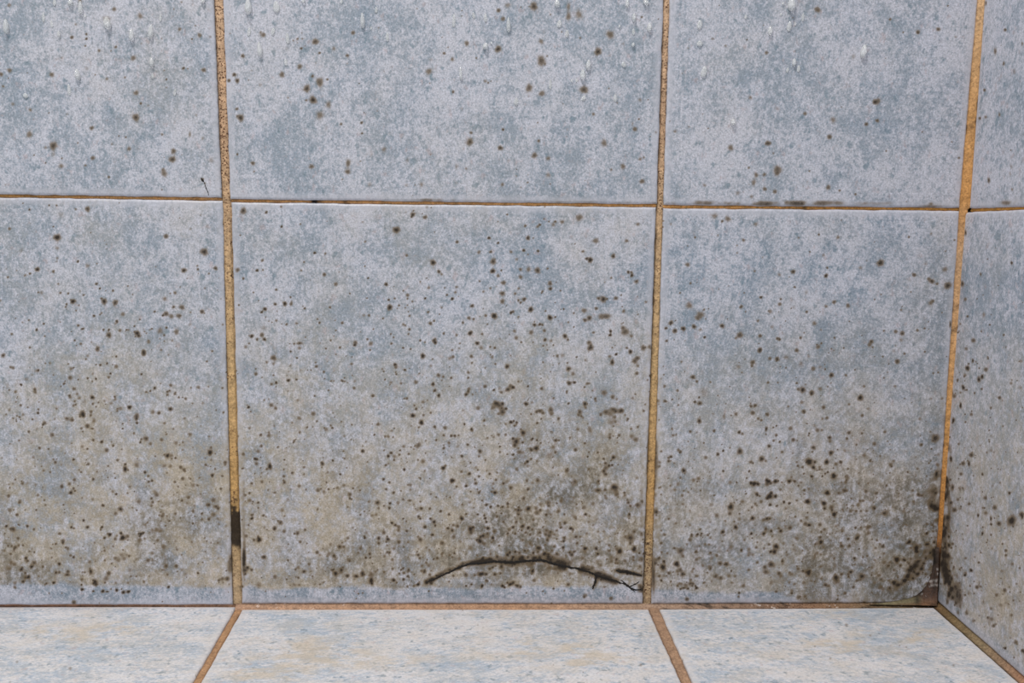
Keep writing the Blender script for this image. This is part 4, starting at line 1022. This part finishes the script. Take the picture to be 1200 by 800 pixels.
# ------------------------------------------------------------------ water drops
# photo x, y, width, length, faint
DROPS = [
    (7.5, 31, 8, 18, 0), (64, 3, 5, 8, 1), (83, 3, 7, 9, 0), (94.5, 9, 6.5, 16, 0), (126, 27, 10, 15, 0), (154.5, 41, 7.5, 15, 0), (177, 37, 7.5, 17, 0), (178, 72.5, 6.5, 12, 0), (91, 87, 7.5, 13, 0),
    (60.5, 28, 4, 9, 1), (69, 40, 4.5, 8, 0), (51, 20, 4, 12, 1), (81, 105, 5, 14, 1), (188, 21, 4, 9, 1), (238, 1, 6, 7, 0), (100, 19, 3, 4, 0), (205, 108, 4, 9, 1), (179, 89, 4, 7, 1), (30, 112, 7, 6, 1),
    (291, 8, 10, 18, 0), (292, 37, 5, 11, 1), (324, 8, 9, 14, 1), (355.5, 1, 5, 6, 0), (320, 37, 5.5, 9, 1), (337, 45, 5, 13, 1), (304.5, 58, 7.5, 18, 0), (335, 73, 5, 8, 1), (425, 24, 6.5, 18, 0), (441, 12, 4, 7, 1),
    (454, 43, 4.5, 11, 1), (532, 24, 4.5, 16, 1), (555, 18, 4, 8, 1), (569, 21, 5, 10, 1), (596, 29, 6, 18, 0), (569, 54, 8, 8, 0), (576, 50.5, 2.8, 3.5, 0), (540, 86, 5, 15, 0), (400, 2, 4, 5, 1), (435, 33, 3, 4, 1),
    (653, 4, 8, 10, 0), (735, 4, 5.5, 10, 0), (757, 3, 8, 7, 0), (655.5, 28, 7, 9, 1), (743, 20.5, 5.5, 10, 0), (761, 32, 7, 11, 0), (726, 31, 3, 4, 0), (742, 52.5, 4.5, 5.5, 0), (742.5, 37, 4, 8, 1), (664.5, 39.5, 5.5, 9, 1),
    (689.5, 76, 7, 12, 0), (683, 87.5, 8, 12.5, 0), (731, 75.5, 6.5, 7, 1), (670, 94.5, 2.8, 4, 0), (676, 94, 3.5, 5, 1), (645, 99, 4, 12, 1), (684, 115, 6, 6, 1), (721, 115, 5, 9, 1), (605, 119, 6, 9, 1),
    (820, 29, 7, 11, 1), (820, 51, 8, 7, 1), (825, 84, 8.5, 13, 1), (859, 143, 7.5, 8, 0), (874, 20, 4, 5, 1),
    (927.5, 5, 11, 16, 0), (917.5, 4, 3, 4, 0), (1012, 60, 8.5, 16, 0), (902.5, 36, 6.5, 11, 0), (925, 31, 6.5, 12, 1), (930.5, 73, 5.5, 9, 0), (923, 82, 4, 6, 1), (936, 80.5, 5, 8, 1), (932, 28, 3, 5, 1), (941, 20, 4, 10, 1), (915, 17, 3, 4, 1),
]



def drop_mesh(w, l, flat, bend):
    """A drop clinging to the wall: narrow above, full and round below."""
    K, R_ = 20, 14
    V, F = [], []
    hgt = w * (0.66 if not flat else 0.26)
    for j in range(R_ + 1):
        el = j / R_ * math.pi / 2                 # 0 at the rim, pi/2 at the crest
        for k in range(K):
            an = 2 * math.pi * k / K
            cx_, cz_ = math.cos(an), math.sin(an)
            t = (cz_ + 1) / 2                      # 0 at the foot, 1 at the head
            ww = w / 2 * (1 - 0.38 * t ** 1.4)
            x = cx_ * ww * math.cos(el)
            z = cz_ * l / 2 * math.cos(el) - l * 0.12 * math.sin(el)
            x += bend * w * (t - 0.5) * math.cos(el)
            y = -hgt * math.sin(el) ** (0.85) * (1 - 0.15 * t)
            if j == 0:
                y = 0.00025
            V.append((x, y, z))
    for j in range(R_):
        for k in range(K):
            F.append((j * K + k, j * K + (k + 1) % K, (j + 1) * K + (k + 1) % K, (j + 1) * K + k))
    F.append(tuple(range(K))[::-1])
    me = bpy.data.meshes.new('water_drop')
    me.from_pydata(V, [], F)
    me.polygons.foreach_set('use_smooth', [True] * len(me.polygons))
    return me


ORD = ['', 'second ', 'third ', 'fourth ', 'fifth ', 'sixth ', 'seventh ', 'eighth ', 'ninth ', 'tenth ', 'eleventh ', 'twelfth ', 'thirteenth ', 'fourteenth ', 'fifteenth ',
       'sixteenth ', 'seventeenth ', 'eighteenth ', 'nineteenth ', 'twentieth ', 'twenty-first ', 'twenty-second ', 'twenty-third ', 'twenty-fourth ', 'twenty-fifth ',
       'twenty-sixth ', 'twenty-seventh ', 'twenty-eighth ', 'twenty-ninth ', 'thirtieth ', 'thirty-first ', 'thirty-second ', 'thirty-third ', 'thirty-fourth ',
       'thirty-fifth ', 'thirty-sixth ', 'thirty-seventh ', 'thirty-eighth ', 'thirty-ninth ', 'fortieth ', 'forty-first ', 'forty-second ']
by_tile = {'upper left': [], 'upper middle': [], 'upper right': []}
for d in DROPS:
    key = 'upper left' if d[0] < 255 else 'upper middle' if d[0] < 778 else 'upper right'
    by_tile[key].append(d)
for key, ds in by_tile.items():
    ds.sort(key=lambda d: d[0])
    for k, (x, y, w, l, fl) in enumerate(ds):
        pw = BACK.at(x, y)
        mpp = np.linalg.norm(BACK.at(x + 5, y) - BACK.at(x - 5, y)) / 10
        me = drop_mesh(w * mpp, l * mpp, fl, random.uniform(-0.25, 0.25))
        o = link('water_drop', me, M_WATER)
        o.location = (pw[0], 0.0, pw[1])
        size = 'tiny round' if l < 6 else 'small' if l < 10 else 'long' if l / w > 2.3 else 'plump'
        look = ('faint flat ' if fl else 'clear ') + size
        o['label'] = f'{look} water drop, {ORD[k]}from the left on the {key} wall tile' if k else f'{look} water drop, leftmost on the {key} wall tile'
        o['category'] = 'water drop'
        o['group'] = 'water drops clinging to the upper tiles'
